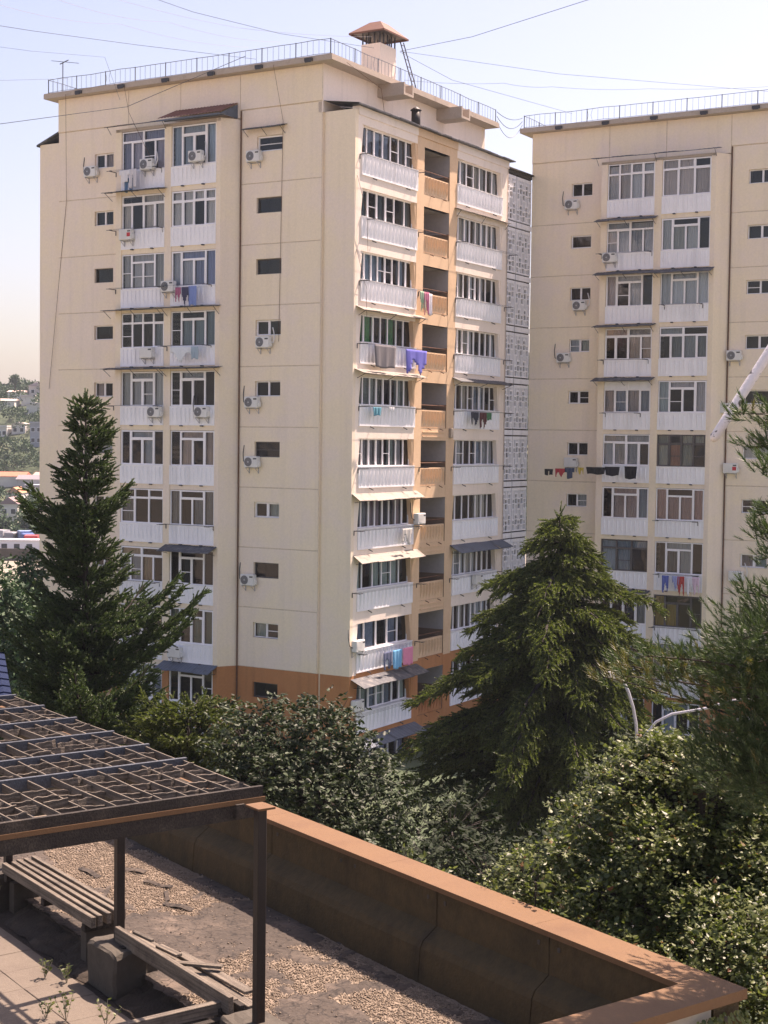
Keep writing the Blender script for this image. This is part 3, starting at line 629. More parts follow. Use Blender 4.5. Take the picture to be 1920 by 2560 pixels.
#PART3
# ================================================================== THINGS HUNG ON THE FACADES
def onb(blk, x, y, z): o = OB if blk == 1 else O2B; return Vector(o) + Vector(-UD) * x + Vector(VD) * y + Vector((0, 0, z))
ORD = ['top', 'second from top', 'third from top', 'fourth from top', 'fifth from top', 'sixth from top', 'seventh from top', 'eighth from top', 'ninth from top', 'tenth from top', 'eleventh from top']
def make_ac(dark=True):
    e = empty('air_conditioner')
    b = MB(); b.cbox(-.40, .40, -.34, -.06, 0, .55, .025); b.box(-.40, .40, -.062, -.05, .03, .5); body = b.build('casing', 'ac_white', e)
    b = MB(); n = 20; c = (-.13, .275)
    ring = lambda r, y: [(c[0] + r * math.cos(2 * math.pi * i / n), y, c[1] + r * math.sin(2 * math.pi * i / n)) for i in range(n)]
    o, i_ = ring(.235, -.348), ring(.215, -.352)
    b.face(ring(.235, -.345), 0)
    for k in range(n): j = (k + 1) % n; b.face([o[k], o[j], i_[j], i_[k]], 1)
    for rr in (.07, .12, .17):
        p, q = ring(rr, -.351), ring(rr + .012, -.351)
        for k in range(n): j = (k + 1) % n; b.face([p[k], p[j], q[j], q[k]], 1)
    b.face(ring(.045, -.354), 1); b.build('fan_grille', ['ac_grille' if dark else 'ac_white', 'ac_white' if not dark else 'galv'], e)
    b = MB(); b.box(.40, .47, -.26, -.10, .06, .3); b.build('valve_cover', 'ac_white', e)
    b = MB(); b.box(.17, .37, -.345, -.339, .40, .47); b.build('name_plate', 'ac_grille', e)
    b = MB()
    for x in (-.28, .28): b.box(x - .02, x + .02, -.36, 0, -.045, -.01); b.box(x - .02, x + .02, -.03, 0, -.3, -.01); b.tube([(x, -.02, -.28), (x, -.32, -.04)], .012, 4)
    b.box(-.29, .29, -.035, -.005, -.05, -.015); b.build('bracket', 'galv', e)
    return e
ac_d, ac_l = make_ac(True), make_ac(False)
b = MB(); b.tube([(.45, -.18, .2), (.56, -.16, .25), (.60, -.10, .5), (.5, -.03, .8), (.42, .0, 1.0)], .028, 6); HOSE = b.mesh('hose', ['curtain'], True)
b = MB(); b.tube([(-.42, -.14, .2), (-.6, -.08, .3), (-.66, -.03, .7), (-.62, 0, 1.1)], .022, 6); HOSE2 = b.mesh('hose', ['ac_grille'], True)
b = MB(); b.box(.14, .36, -.3465, -.3405, .16, .36); LAB = b.mesh('red_sticker', ['paint_any'])
used = set()
def ac(blk, face, s, z, label, proto=None, hose=None, red=False):
    p = proto or ac_d
    o = copy_tree(p)
    o.location = onb(blk, s, face, z) if face <= .5 else onb(blk, face, s, z)
    o.rotation_euler = (0, 0, -TB if face <= .5 else -TB + R(90))
    tag(o, label, 'air conditioner', 'air conditioners on the blocks')
    if hose is not None: link('hose', hose, o, color=(.70, .68, .66))
    if red: link('red_sticker', LAB, o, color=(.55, .03, .04))
L_, R_ = 'left block', 'right block'
ac(1, 0, -3.92, 35.02, 'air conditioner under the small awning of the top corner-side window, left block')
ac(1, 0, -3.25, 25.9, 'air conditioner below a bright sashed small window, left block corner strip, fourth from top', None, HOSE)
for f, x, dz in ((4, -3.9, .95), (5, -3.88, 1.0), (7, -4.05, 1.12)):
    ac(1, 0, x, FLOORS[f] + dz, f'air conditioner beside small window on left block corner strip, {ORD[f]} floor', None, HOSE2)
ac(1, 0, -14.45, 35.1, 'air conditioner by the top small window at the left block outer edge', None, HOSE2)
ac(1, -.95, -9.85, 34.95, 'air conditioner next to hanging trousers on the top left balcony, left block', None, HOSE)
ac(1, -.95, -6.75, 35.1, 'air conditioner covering the lower window edge under the brown lean-to roof', None, HOSE)
ac(1, -.95, -11.2, 31.5, 'air conditioner with red sticker on left block, second floor from top', ac_l, None, True)
ac(1, -.95, -8.45, 28.75, 'air conditioner left of patterned laundry on left block, third floor from top')
ac(1, -.95, -9.8, 25.45, 'pale fronted air conditioner on left balcony column, left block, fourth from top', ac_l)
ac(1, -.95, -9.3, 22.45, 'air conditioner on left balcony column of left block, fifth floor from top')
ac(1, -.95, -6.3, 22.45, 'air conditioner with looped black hose, right balcony column of left block, fifth from top', None, HOSE2)
ac(1, -.95, -7.9, 10.3, 'air conditioner half behind the fir branch, left block, ninth floor from top', ac_l)
ac(1, -.95, -6.1, 7.4, 'air conditioner on the lowest visible balcony under the dark blue awning, left block', ac_l, HOSE)
ac(1, XB, 6.5, 17.15, 'sunlit air conditioner on the tan pilaster below a white awning, left block', ac_l, HOSE2)
ac(1, XB, .62, 11.2, 'sunlit air conditioner at the bay edge above blue and pink towels, left block', ac_l, HOSE2)
ac(1, XB, .62, 8.3, 'air conditioner at the bay edge on the orange base, left block', ac_l)
ac(1, XB + .08, 12.95, 13.55, 'air conditioner on white balcony front below a grey sheet awning, sunny side', ac_l)
ac(1, XB, 6.5, 5.2, 'air conditioner between orange loggia and low balcony, just above the leafy tree', ac_l)
ac(2, 0, -14.25, 34.8, 'air conditioner under the top left small window of right block', None, HOSE2)
ac(2, 0, -13.65, 28.95, 'air conditioner under the third small window of right block left strip', None, HOSE)
ac(2, 0, -14.6, 25.95, 'air conditioner with black hose, right block left strip, fourth floor from top', None, HOSE2)
ac(2, 0, -14.0, 19.85, 'air conditioner behind hanging laundry, right block left strip, sixth from top', ac_l)
ac(2, 0, -4.4, 25.9, 'air conditioner on right block above the end of the white boom', None)
ac(2, 0, -4.9, 23.0, 'air conditioner partly behind the white boom, right block', ac_l)
ac(2, 0, -4.45, 19.7, 'air conditioner with red sticker on right block, right of the white boom', ac_l, None, True)
ac(2, 0, -4.0, 13.75, 'air conditioner just above the needle tree at the right edge', ac_l, HOSE)
ac(2, -.95, -11.45, 31.5, 'air conditioner on second balcony from top, right block, left column')

for p_ in (ac_d, ac_l):
    for ch in list(p_.children): bpy.data.objects.remove(ch)
    bpy.data.objects.remove(p_)
CLO = {}
def cloth(kind, wd, ht, seed):
    r = random.Random(seed); n, mz = 14, 12; b = MB(); ids = {}
    def inside(u, v):
        if kind == 'shirt': return (.2 < u < .8) or v < .38
        if kind == 'trousers': return v < .3 or abs(u - .5) > .06 + .04 * v
        if kind == 'ragged': return v < .7 + .3 * math.sin(u * 9 + seed)
        return True
    ph = r.random() * 6
    def vid(i, j):
        if (i, j) not in ids:
            u, v = i / n, j / mz
            nar = 1 - .12 * v * (kind != 'shirt')
            ids[(i, j)] = b.vert(((u - .5) * wd * nar, .035 * math.sin(u * 15 + ph + v * 1.2) * (.3 + v) + .012 * math.sin(u * 31), -v * ht + .03 * math.sin(u * 7 + ph) * v))
        return ids[(i, j)]
    for i in range(n):
        for j in range(mz):
            if inside((i + .5) / n, (j + .5) / mz): b.f.append([vid(i, j), vid(i + 1, j), vid(i + 1, j + 1), vid(i, j + 1)]); b.m.append(0)
    return b.mesh('cloth', ['cloth'], True)
def laundry(name, blk, face, s, z, kind, wd, ht, c, label, cat='laundry', grp='washing on the lines'):
    o = link(name, cloth(kind, wd, ht, int(abs(s) * 37 + z * 11)), None, onb(blk, s, face, z) if face <= .5 else onb(blk, face, s, z), (0, 0, -TB if face <= .5 else -TB + R(90)), c)
    md = o.modifiers.new('thick', 'SOLIDIFY'); md.thickness = .012
    tag(o, label, cat, grp)
FA_ = -1.42; FB_ = XB + .5
laundry('shirt', 1, FA_, -11.1, 35.0, 'shirt', .7, .62, (.72, .71, .72), 'white shirt hanging on the top left balcony of left block', 'shirt')
laundry('trousers', 1, FA_, -10.55, 35.02, 'trousers', .5, .95, (.62, .60, .62), 'pale grey trousers beside the top balcony air conditioner', 'trousers')
laundry('towel', 1, FA_ + .15, -10.95, 34.6, 'trousers', .55, .7, (.10, .20, .33), 'dark blue shorts below the white shirt on top balcony', 'shorts')
laundry('shirt', 1, FA_, -7.6, 28.92, 'ragged', .35, .75, (.42, .13, .22), 'pink and red top hanging right of air conditioner, third floor from top', 'shirt')
laundry('shirt', 1, FA_, -7.15, 28.92, 'ragged', .5, 1.0, (.06, .06, .11), 'black patterned dress on the third floor balcony from top', 'dress')
laundry('towel', 1, FA_, -6.7, 28.95, 'towel', .5, .95, (.20, .28, .55), 'blue striped towel next to a black dress', 'towel')
laundry('bed_sheet', 1, FA_, -7.35, 25.98, 'ragged', 1.5, .75, (.66, .70, .74), 'crumpled white sheet over the line, fourth floor from top, left block', 'sheet')
laundry('towel', 1, FA_ - .05, -6.5, 25.95, 'towel', .45, .6, (.35, .45, .52), 'grey blue cloth right of the crumpled white sheet', 'towel')
laundry('dress', 1, FB_, 5.95, 29.0, 'ragged', .5, 1.0, (.30, .42, .30), 'green patterned cloth on the sunny side line, third floor from top', 'dress')
laundry('dress', 1, FB_, 6.35, 29.0, 'ragged', .5, 1.15, (.52, .16, .26), 'magenta dress beside tan loggia, third floor from top', 'dress')
laundry('towel', 1, FB_, 6.75, 28.95, 'towel', .4, 1.1, (.72, .68, .72), 'white cloth right of the magenta dress', 'towel')
laundry('rug', 1, FB_, 2.3, 26.05, 'towel', 2.0, 1.1, (.16, .15, .16), 'dark grey striped rug hung under green curtains', 'rug')
laundry('bedspread', 1, FB_, 5.4, 26.0, 'ragged', 2.1, 1.25, (.13, .13, .48), 'blue and violet bedspread hung beside the dark rug', 'bedspread')
laundry('towel', 1, FB_, 1.6, 23.02, 'towel', .8, .4, (.08, .28, .36), 'small teal cloth on balcony line below the beige awning', 'towel')
laundry('socks', 1, FB_, 3.0, 23.05, 'ragged', .5, .2, (.74, .74, .74), 'small white cloth right of the teal cloth', 'cloth')
laundry('shirt', 1, FB_, 11.9, 23.02, 'ragged', .9, .75, (.03, .035, .05), 'black shirt on second balcony column of sunny side', 'shirt')
laundry('shirt', 1, FB_, 12.9, 23.02, 'ragged', .8, .9, (.10, .03, .03), 'dark red shirt beside the black shirt', 'shirt')
laundry('shirt', 1, FB_, 13.6, 23.02, 'towel', .6, .4, (.05, .17, .08), 'dark green cloth right of the dark red shirt', 'cloth')
laundry('shirt', 1, FB_, 4.7, 17.0, 'ragged', 1.0, .8, (.50, .48, .45), 'bunched grey and white clothes under the pale sheet awning', 'clothes')
laundry('towel', 1, FB_, 2.9, 10.95, 'ragged', .8, .9, (.10, .12, .20), 'navy striped shirt on the line at the orange base', 'shirt')
laundry('towel', 1, FB_, 3.85, 10.95, 'towel', .85, .95, (.14, .42, .66), 'bright light blue towel on the sunny balcony', 'towel')
laundry('towel', 1, FB_, 4.95, 10.95, 'towel', 1.0, .9, (.78, .26, .40), 'bright pink towel on the sunny balcony', 'towel')
for i, (x, c, k_, l_) in enumerate(((-14.6, (.02, .02, .02), 'trousers', 'small black cloth at the left end of the long washing line, right block'), (-13.9, (.45, .04, .05), 'ragged', 'red cloth on the long washing line in front of right block'), (-13.3, (.05, .07, .12), 'shirt', 'dark blue shirt beside the red cloth, right block'),
                                   (-12.6, (.55, .40, .06), 'ragged', 'yellow cloth on the long washing line'), (-11.7, (.015, .015, .015), 'towel', 'wide black garment on the line before right block'), (-10.7, (.015, .015, .02), 'towel', 'second black garment from the right end of the washing line'), (-9.6, (.012, .012, .015), 'towel', 'rightmost black garment on the washing line'))):
    laundry('garment', 2, -1.95, x, 19.75 + .04 * i, k_, (.55, .6, .6, .35, 1.2, .9, .75)[i], (.35, .5, .6, .4, .4, .5, .7)[i], c, l_, 'clothing')
for x, c, h_, l_ in ((-7.6, (.10, .14, .42), .95, 'blue garment on lower right block balcony'), (-7.0, (.32, .36, .62), .8, 'violet blue towel beside red cloth, right block'), (-6.7, (.50, .07, .06), 1.05, 'red cloth on lower right block balcony'), (-6.2, (.74, .72, .76), 1.1, 'white towel right of red cloth, right block'), (-5.85, (.68, .50, .60), 1.0, 'pale pink striped shirt at the end of the lower washing line')):
    laundry('garment', 2, -1.5, x, 13.95, 'ragged', .42, h_, c, l_, 'clothing')
# satellite dishes on the far-left edge of the block
for i, (y, z) in enumerate(((1.2, 25.3), (1.2, 22.6))):
    e = empty('satellite_dish', onb(1, -18.4, y, z), -TB, ('upper' if i == 0 else 'lower') + ' of two white satellite dishes on the left block outer edge', 'dish', 'satellite dishes')
    b = MB(); n = 18; rings = []
    for k in range(5): q = k / 4; rings.append([(-.55 + .16 * q * q, .2 + .45 * q * math.cos(2 * math.pi * j / n), .45 * q * math.sin(2 * math.pi * j / n)) for j in range(n)])
    for r0, r1 in zip(rings, rings[1:]):
        for j in range(n): b.face([r0[j], r0[(j + 1) % n], r1[(j + 1) % n], r1[j]])
    b.build('reflector', 'pvc', e, True); b = MB(); b.tube([(0, .2, 0), (-.55, .2, 0)], .03, 6); b.tube([(-.5, .2, -.3), (-.9, .0, -.1)], .015, 4); b.build('mount_arm', 'galv', e)
# meter box on the tan pilaster
b = MB(); b.cbox(-.12, .12, -.16, 0, 0, .5, .02); o = b.build('meter_box', 'canopy_pale', None); o.location = onb(1, XB, 10.0, 21.6); o.rotation_euler = (0, 0, -TB + R(90)); tag(o, 'small pale box fixed on tan pilaster between loggia and white balcony', 'box')

# person leaning at an open window of the right block
pe = bpy.data.meshes.new('person')
pv = [(0, 0, .95), (0, .02, 1.2), (0, 0, 1.42), (0, -.02, 1.52), (0, -.05, 1.62), (0, -.06, 1.72), (.2, 0, 1.42), (.27, -.10, 1.15), (.16, -.32, 1.08), (-.2, 0, 1.42), (-.27, -.10, 1.15), (-.14, -.32, 1.08), (.11, 0, .5), (.11, .03, .06), (-.11, 0, .5), (-.11, .03, .06), (.11, -.15, .04), (-.11, -.15, .04)]
pe_e = [(0, 1), (1, 2), (2, 3), (3, 4), (4, 5), (2, 6), (6, 7), (7, 8), (2, 9), (9, 10), (10, 11), (0, 12), (12, 13), (0, 14), (14, 15), (13, 16), (15, 17)]
pr = [.16, .15, .15, .06, .095, .085, .075, .055, .04, .075, .055, .04, .09, .055, .09, .055, .045, .045]
pe.from_pydata(pv, pe_e, []); po = link('person', pe, None, onb(2, -10.65, -.42, 22.06), (0, 0, -TB), (.22, .34, .52))
po.modifiers.new('skin', 'SKIN'); 
for i, v in enumerate(pe.skin_vertices[0].data): v.radius = (pr[i], pr[i]); v.use_root = (i == 0)
po.modifiers.new('sub', 'SUBSURF').levels = 1; pe.materials.append(MATS['cloth'])
tag(po, 'person in a light blue shirt leaning at the open window of right block', 'person')
b = MB()
for a_, rr in ((0, .0),):
    n = 12; rings = []
    for k in range(6): th = math.pi * .62 * k / 5; rings.append([(.105 * math.sin(th) * math.cos(2 * math.pi * j / n), -.05 + .115 * math.sin(th) * math.sin(2 * math.pi * j / n), 1.69 + .13 * math.cos(th)) for j in range(n)])
    for r0, r1 in zip(rings, rings[1:]):
        for j in range(n): b.face([r0[j], r0[(j + 1) % n], r1[(j + 1) % n], r1[j]])
b.build('hair', 'dark_frame', po, True)

# overhead wires: pixel lines at the distance of what they are tied to
def wire(pts, r, label, m='dark_metal', sag=0):
    P = [Vector(at(*p)) for p in pts]; out = []
    for a, c in zip(P, P[1:]):
        n = 8
        for i in range(n):
            t = i / n; q = a.lerp(c, t); q.z -= sag * 4 * t * (1 - t); out.append(q)
    out.append(P[-1]); b = MB(); b.tube(out, r * .52, 4); o = b.build('overhead_wire', m); tag(o, label, 'wire', 'wires strung over the roofs')
wire([(-60, 318, 60), (317, 267, 68), (525, 178, 71), (614, 140, 73)], .028, 'thick black cable crossing the top of left block facade')
wire([(-60, 55, 55), (80, 77, 58), (340, 112, 66), (640, 148, 74)], .022, 'dark wire running to the roof railing above the lean-to roof', 'rail_metal')
wire([(340, -20, 62), (483, 30, 66), (700, 84, 72), (935, 120, 78)], .022, 'dark wire from the top edge down to the chimney cap', 'rail_metal')
wire([(1000, 128, 79), (1180, 92, 75), (1500, -10, 66)], .024, 'wire rising from the chimney to the top right of the sky', 'rail_metal')
wire([(1000, 128, 79), (1400, 185, 84), (1960, 232, 92)], .018, 'thin wire from the chimney sloping right above the right block', 'rail_metal')
wire([(1000, 130, 79), (1130, 200, 82), (1430, 284, 92)], .020, 'wire from the chimney down to the right block railing', 'rail_metal')
wire([(1010, 200, 80), (1260, 208, 84), (1380, 217, 86), (1620, 222, 90), (1960, 214, 94)], .016, 'thin wavy wire level across the sky right of the chimney', 'rail_metal', .1)
wire([(-40, 0, 50), (300, 60, 62), (620, 118, 78)], .014, 'faint thin wire nearest the top left corner', 'galv', .2)
wire([(120, -10, 52), (420, 55, 64), (700, 105, 78)], .014, 'second faint thin wire in the top left sky', 'galv', .2)
wire([(230, -20, 56), (600, 70, 70), (930, 92, 78)], .014, 'faint thin wire passing left of the chimney cap', 'galv', .1)
wire([(-40, 112, 60), (80, 128, 62), (262, 143, 70), (300, 250, 72.5)], .014, 'faint wire bending down at the left end of the roof', 'rail_metal')
wire([(-40, 202, 66), (130, 198, 79), (170, 196, 81)], .02, 'short wire reaching the roof aerial at far left', 'rail_metal')
for i, (x, y) in enumerate(((1.62, 40.3), (1.5, 40.0), (1.58, 39.75))):
    a, c = onb(1, .7, 17.1, 40.3 - .25 * i), onb(2, -17.4, -.4, 40.3 - .2 * i); b = MB(); b.tube([a.lerp(c, t / 12) - Vector((0, 0, (.25 + .3 * i) * 4 * t / 12 * (1 - t / 12))) for t in range(13)], .018, 4)
    tag(b.build('overhead_wire', 'rail_metal'), ('highest', 'middle', 'lowest')[i] + ' of the three slack cables linking the two roofs', 'wire', 'wires strung over the roofs')
for i, (p0, p1, p2, l_) in enumerate((((-2.55, -.55, 39.5), (-2.3, -.04, 36.9), (-2.45, -.03, 26.2), 'thin cable hanging down beside the corner strip windows'), ((-15.9, -.55, 39.5), (-16.3, -.04, 34), (-17.6, .05, 24), 'thin cable slanting down the far left of the facade'), ((-11.9, -.55, 39.5), (-11.2, -1.0, 38), (-9.4, -1.2, 35.2), 'thin cable running from the roof to the top left balcony'))):
    b = MB(); b.tube([onb(1, *p0), onb(1, *p1), onb(1, *p2)], .012, 4); tag(b.build('cable', 'rust'), l_, 'cable')
for i, (y, z0, z1) in enumerate(((1.5, 39.5, 37.3), (.3, 34, 30.5), (.3, 30.5, 27))):
    b = MB(); b.tube([onb(1, XB + .03 if i else .85, y + (0 if i else -.8), z0), onb(1, XB + .25, y + .55, (z0 + z1) / 2), onb(1, XB + .12, y + (.9 if i else 1.1), z1)], .012, 4); tag(b.build('cable', 'rust'), ('thin cable from the eave down to the sunny bay roof', 'upper slack cable along the sunny bay corner', 'lower slack cable along the sunny bay corner')[i], 'cable')

# ================================================================== FOREGROUND ROOF TERRACE
TR = math.atan2(math.cos(R(144.2)), math.sin(R(144.2)))
TO = Vector((3.54, 14.27, 0))
ZG, ZT, ZCP = 15.10, 14.90, 16.20
def tl(a, b_, z): return TO + Vector((math.cos(TR) * a - math.sin(TR) * b_, math.sin(TR) * a + math.cos(TR) * b_, z))
from mathutils import noise as mnoise
RB = empty('roof_terrace_building', TO, TR, 'low building with a gravel roof terrace and orange topped parapet', 'building')
b = MB(); b.box(-17, -.05, -11, -.06, 0, 14.7); b.build('wall', 'ivory_wall', RB)
seams = [-16.9, -15.1, -13.3, -11.5, -9.75, -8.0, -6.15, -4.3, -2.35, -.05]
prof = [(-.06, 14.7), (-.06, ZCP - .07), (-.42, ZCP - .07), (-.42, 15.72), (-.47, 15.68), (-.62, 15.58), (-.66, 15.5), (-.70, 14.95), (-.70, 14.7)]
for i, (a, c) in enumerate(zip(seams, seams[1:])):
    b = MB(); o = .006 * ((i * 7) % 3 - 1); c2 = c - (.009 if i < len(seams) - 2 else 0)
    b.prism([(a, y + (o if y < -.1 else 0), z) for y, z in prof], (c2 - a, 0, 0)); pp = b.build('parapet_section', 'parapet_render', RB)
    for dx in (.16, -.16):
        s = MB(); s.cbox(-.022, .022, -.012, .0, -.025, .025, .006); s.build('anchor_plate', 'concrete', pp, loc=(c + dx, -.425 + o, ZCP - .17))
for i, (a, c) in enumerate(((-10.9, -9.0), (-9.0, -7.2), (-7.2, -5.4), (-5.4, -3.6), (-3.6, -1.8), (-1.8, -.0))): pass
cp = [(-17, -11.5), (-11.5, -8.2), (-8.2, -5.4), (-5.4, -2.6)]
for i, (a, c) in enumerate(cp):
    b = MB(); b.prism([(a, .0, ZCP - .10), (a, .0, ZCP), (a, -.455, ZCP), (a, -.455, ZCP - .06), (a, -.442, ZCP - .06), (a, -.015, ZCP - .10)], (c - a - .004, 0, 0)); b.build('coping', 'coping', RB)
b = MB(); z = ZCP
b.face([(-2.6, 0, z), (-2.6, -.455, z), (-.455, -.455, z), (0, 0, z)]); b.face([(-2.6, -.455, z), (-2.6, -.455, z - .06), (-.455, -.455, z - .06), (-.455, -.455, z)]); b.face([(-2.6, 0, z), (0, 0, z), (0, 0, z - .1), (-2.6, 0, z - .1)]); b.build('coping', 'coping', RB)
b = MB(); z = ZCP + .001
b.face([(0, 0, z), (-.455, -.455, z), (-.455, -11, z), (0, -11, z)]); b.face([(0, 0, z), (0, -11, z), (0, -11, z - .1), (0, 0, z - .1)]); b.face([(-.455, -.455, z), (-.455, -.455, z - .06), (-.455, -11, z - .06), (-.455, -11, z)]); b.build('coping', 'coping', RB)
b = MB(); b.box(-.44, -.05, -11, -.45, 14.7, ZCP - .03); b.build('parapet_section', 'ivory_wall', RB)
# deck: bitumen sheets with gravel drifts, cut as real relief
def gravel_mask(a, b_):
    n1 = mnoise.noise(Vector((a * .55 + 3, b_ * .9, 1.3))) + .55 * mnoise.noise(Vector((a * 1.9, b_ * 2.3, 4.1))) + .35 * mnoise.noise(Vector((a * 6, b_ * 7, 2.2)))
    bias = .30 if a < -9.2 else .30 - .40 * min(1, (a + 9.2) / 1.2)
    bias += .22 * max(0, 1 - abs(b_ + 1.75 + .06 * (a + 6)) / .28)                   # drift lying along the sheet lap
    bias += .14 * max(0, 1 - abs(b_ + 2.6) / .45)
    return n1 + bias > .04
CELL = .035; na, nb_ = int(13.4 / CELL), int(2.65 / CELL)
V, Fq, mi = [], [], []; mask = np.zeros((na + 1, nb_ + 1), bool)
for i in range(na + 1):
    for j in range(nb_ + 1):
        a, b_ = -14 + i * CELL, -3.28 + j * CELL; gmk = gravel_mask(a, b_); mask[i, j] = gmk
        h = (.0 if gmk else .016) + .010 * mnoise.noise(Vector((a * 9, b_ * 9, 0))) + ((.02 * max(0, mnoise.noise(Vector((a * 3.1, b_ * 4.2, 7)))) + .016 * abs(mnoise.noise(Vector((a * 11, b_ * 13, 3))))) if not gmk else 0)
        aa = a; bb = b_ - (.10 * mnoise.noise(Vector((a * 1.7, 3.3, 0))) + .05 * mnoise.noise(Vector((a * 7, 1.3, 0))) if j == 0 else 0)
        V.append((aa, bb, ZG + h))
for i in range(na):
    for j in range(nb_):
        p = i * (nb_ + 1) + j; Fq.append((p, p + nb_ + 1, p + nb_ + 2, p + 1)); mi.append(0 if mask[i, j] and mask[i + 1, j + 1] else 1)
link('roof_deck', np_mesh('roof_deck', V, Fq, ['pebble', 'bitumen'], mi), RB)
b = MB(); b.box(-14, -.6, -3.22, -.68, 14.7, ZG - .035); b.build('deck_slab', 'soil', RB)
pos = []
rp = random.Random(8)
while len(pos) < 52000:
    a, b_ = rp.uniform(-13.5, -.9), rp.uniform(-3.25, -.72)
    inn = mask[int((a + 14) / CELL), int((b_ + 3.28) / CELL)]
    if inn or rp.random() < .012: pos.append((a, b_, ZG + rp.uniform(.0, .014) + (0 if inn else .018)))
pos = np.array(pos); oct_v = [(1, 0, 0), (-1, 0, 0), (0, .8, 0), (0, -.8, 0), (0, 0, .6), (0, 0, -.6)]; oct_f = [(0, 2, 4), (2, 1, 4), (1, 3, 4), (3, 0, 4), (2, 0, 5), (1, 2, 5), (3, 1, 5), (0, 3, 5)]
gv, gf = scatter(oct_v, oct_f, pos, rng.normal(size=(len(pos), 3)) * .35 + [0, 0, 1], rng.uniform(.15, 1., len(pos)) ** 1.5 * .015 + .005)
go = link('gravel', np_mesh('gravel', gv, gf, ['pebble']), None, TO, (0, 0, TR)); tag(go, 'pale gravel strewn in drifts over the roof', 'gravel', kind='stuff')
# loose curls of roofing felt on the gravel
for i in range(7):
    a, b_ = rp.uniform(-11.5, -8.3), rp.uniform(-2.6, -1.0); ln, wd, an = rp.uniform(.25, .6), rp.uniform(.05, .1), rp.uniform(-.6, .6); b = MB(); n = 6
    for k in range(n):
        x0, x1 = ln * k / n, ln * (k + 1) / n; h0, h1 = .03 + .012 * math.sin(k * 1.3 + i), .03 + .012 * math.sin((k + 1) * 1.3 + i)
        b.face([(x0, 0, h0), (x1, 0, h1), (x1, wd, h1 + .02), (x0, wd, h0 + .02)]); b.face([(x0, 0, h0 - .01), (x0, wd, h0 + .01), (x1, wd, h1 + .01), (x1, 0, h1 - .01)])
    o = b.build('felt_scrap', 'bitumen'); o.location = tl(a, b_, ZG); o.rotation_euler = (0, 0, TR + an); tag(o, ('longest', 'second', 'third', 'fourth', 'fifth', 'sixth', 'seventh')[i] + ' dark curled scrap of roofing felt on the gravel', 'scrap', 'felt scraps on the gravel')
lp = np.array([(rp.uniform(-13, -1), rp.uniform(-3.5, -.75), ZG + .025) for _ in range(700)]); lv, lf = scatter([(0, 0, 0), (.3, .1, .5), (0, 0, 1), (-.3, .15, .5)], [(0, 1, 2, 3)], lp, rng.normal(size=(700, 3)) * [1, 1, .15], rng.uniform(.02, .05, 700), up=np.tile([0, 0, 1.], (700, 1)))
tag(link('leaf_litter', np_mesh('leaf_litter', lv, lf, ['bark']), None, TO, (0, 0, TR)), 'dry brown leaf litter scattered over the roof', 'litter', kind='stuff')
# tiled lower floor
TF = link('terrace_floor', None, None, TO, (0, 0, TR)); tag(TF, kind='structure')
b = MB(); b.box(-16.9, -.5, -10.9, -3.2, 14.7, ZT - .03); b.build('screed', 'soil', TF)
b = MB(); sz = .62; g_ = .006
b.cbox(0, sz - g_, 0, sz - g_, -.03, 0, .006); tile_me = b.mesh('tile', ['tile'])
for i in range(24):
    for j in range(6):
        a, c = -14.6 + i * sz, -3.72 - (j + 1) * sz
        if a > -1: continue
        link('tile', tile_me, TF, (a, c, ZT + rp.uniform(-.004, .005)), (rp.uniform(-.006, .006), rp.uniform(-.006, .006), rp.uniform(-.008, .008)))
b = MB(); n = 90
for i in range(n):
    a, c = -14 + 13.4 * i / n, -14 + 13.4 * (i + 1) / n; f_ = lambda t: -3.62 + .09 * mnoise.noise(Vector((t * 1.6, 0, 5))) + .05 * mnoise.noise(Vector((t * 6, 0, 5)))
    k_ = 5
    for j in range(k_):
        y = lambda t, u: f_(t) + (-3.2 - f_(t)) * u; zz = lambda t, u: ZT - .02 + .16 * u + .05 * mnoise.noise(Vector((t * 5, u * 3, 9)))
        b.face([(a, y(a, j / k_), zz(a, j / k_)), (c, y(c, j / k_), zz(c, j / k_)), (c, y(c, (j + 1) / k_), zz(c, (j + 1) / k_)), (a, y(a, (j + 1) / k_), zz(a, (j + 1) / k_))])
b.build('broken_edge', 'soil', TF)
# pergola
PG = empty('pergola', TO, TR, 'decayed timber lattice pergola on brown steel posts, over the terrace', 'pergola')
ZP = 17.74
POSTS = [(-3.56, -3.3), (-6.78, -3.3), (-10.25, -3.3), (-3.6, -7.2), (-10.2, -7.2)]
for a, c in POSTS:
    b = MB(); b.cbox(-.052, .052, -.052, .052, 0, ZP - .08 - 15.40, .01); po_ = b.build('post', 'post_brown', PG, loc=(a, c, 15.40))
    b = MB(); b.box(-.13, .13, -.10, .10, ZP - .082 - 15.40, ZP - .06 - 15.40); b.build('cap_plate', 'coping', po_)
for c in (-3.3, -7.2):
    b = MB(); b.box(-10.75, -3.95, c - .05, c + .05, ZP - .27, ZP - .13); b.build('beam', 'wood_dark', PG)
for i, a in enumerate((-4.05, -5.72, -6.65, -7.6, -8.7, -9.75, -10.75)):
    b = MB(); n = 10; zb = ZP - .12
    b.box(0, .05, -7.4, -3.0, zb, ZP + .02); b.build('rafter', 'plank_blue' if i else 'wood_dark', PG, loc=(a, 0, 0))
    if i == 0:
        b = MB(); b.box(.052, .062, -7.4, -2.98, zb - .02, zb + .03); b.build('edge_trim', 'coping', PG, loc=(a, 0, 0)); b = MB(); b.box(.0, .04, -7.4, -2.98, zb - .18, zb - .005); b.build('fascia', 'wood_dark', PG, loc=(a + .01, 0, 0))
    elif i in (1, 2, 3):
        continue
        b = MB(); b.box(-.05, .1, -7.4, -3.05, 0, .012); b.build('rafter_cap', 'plank_blue', PG, loc=(a, 0, ZP + .035))
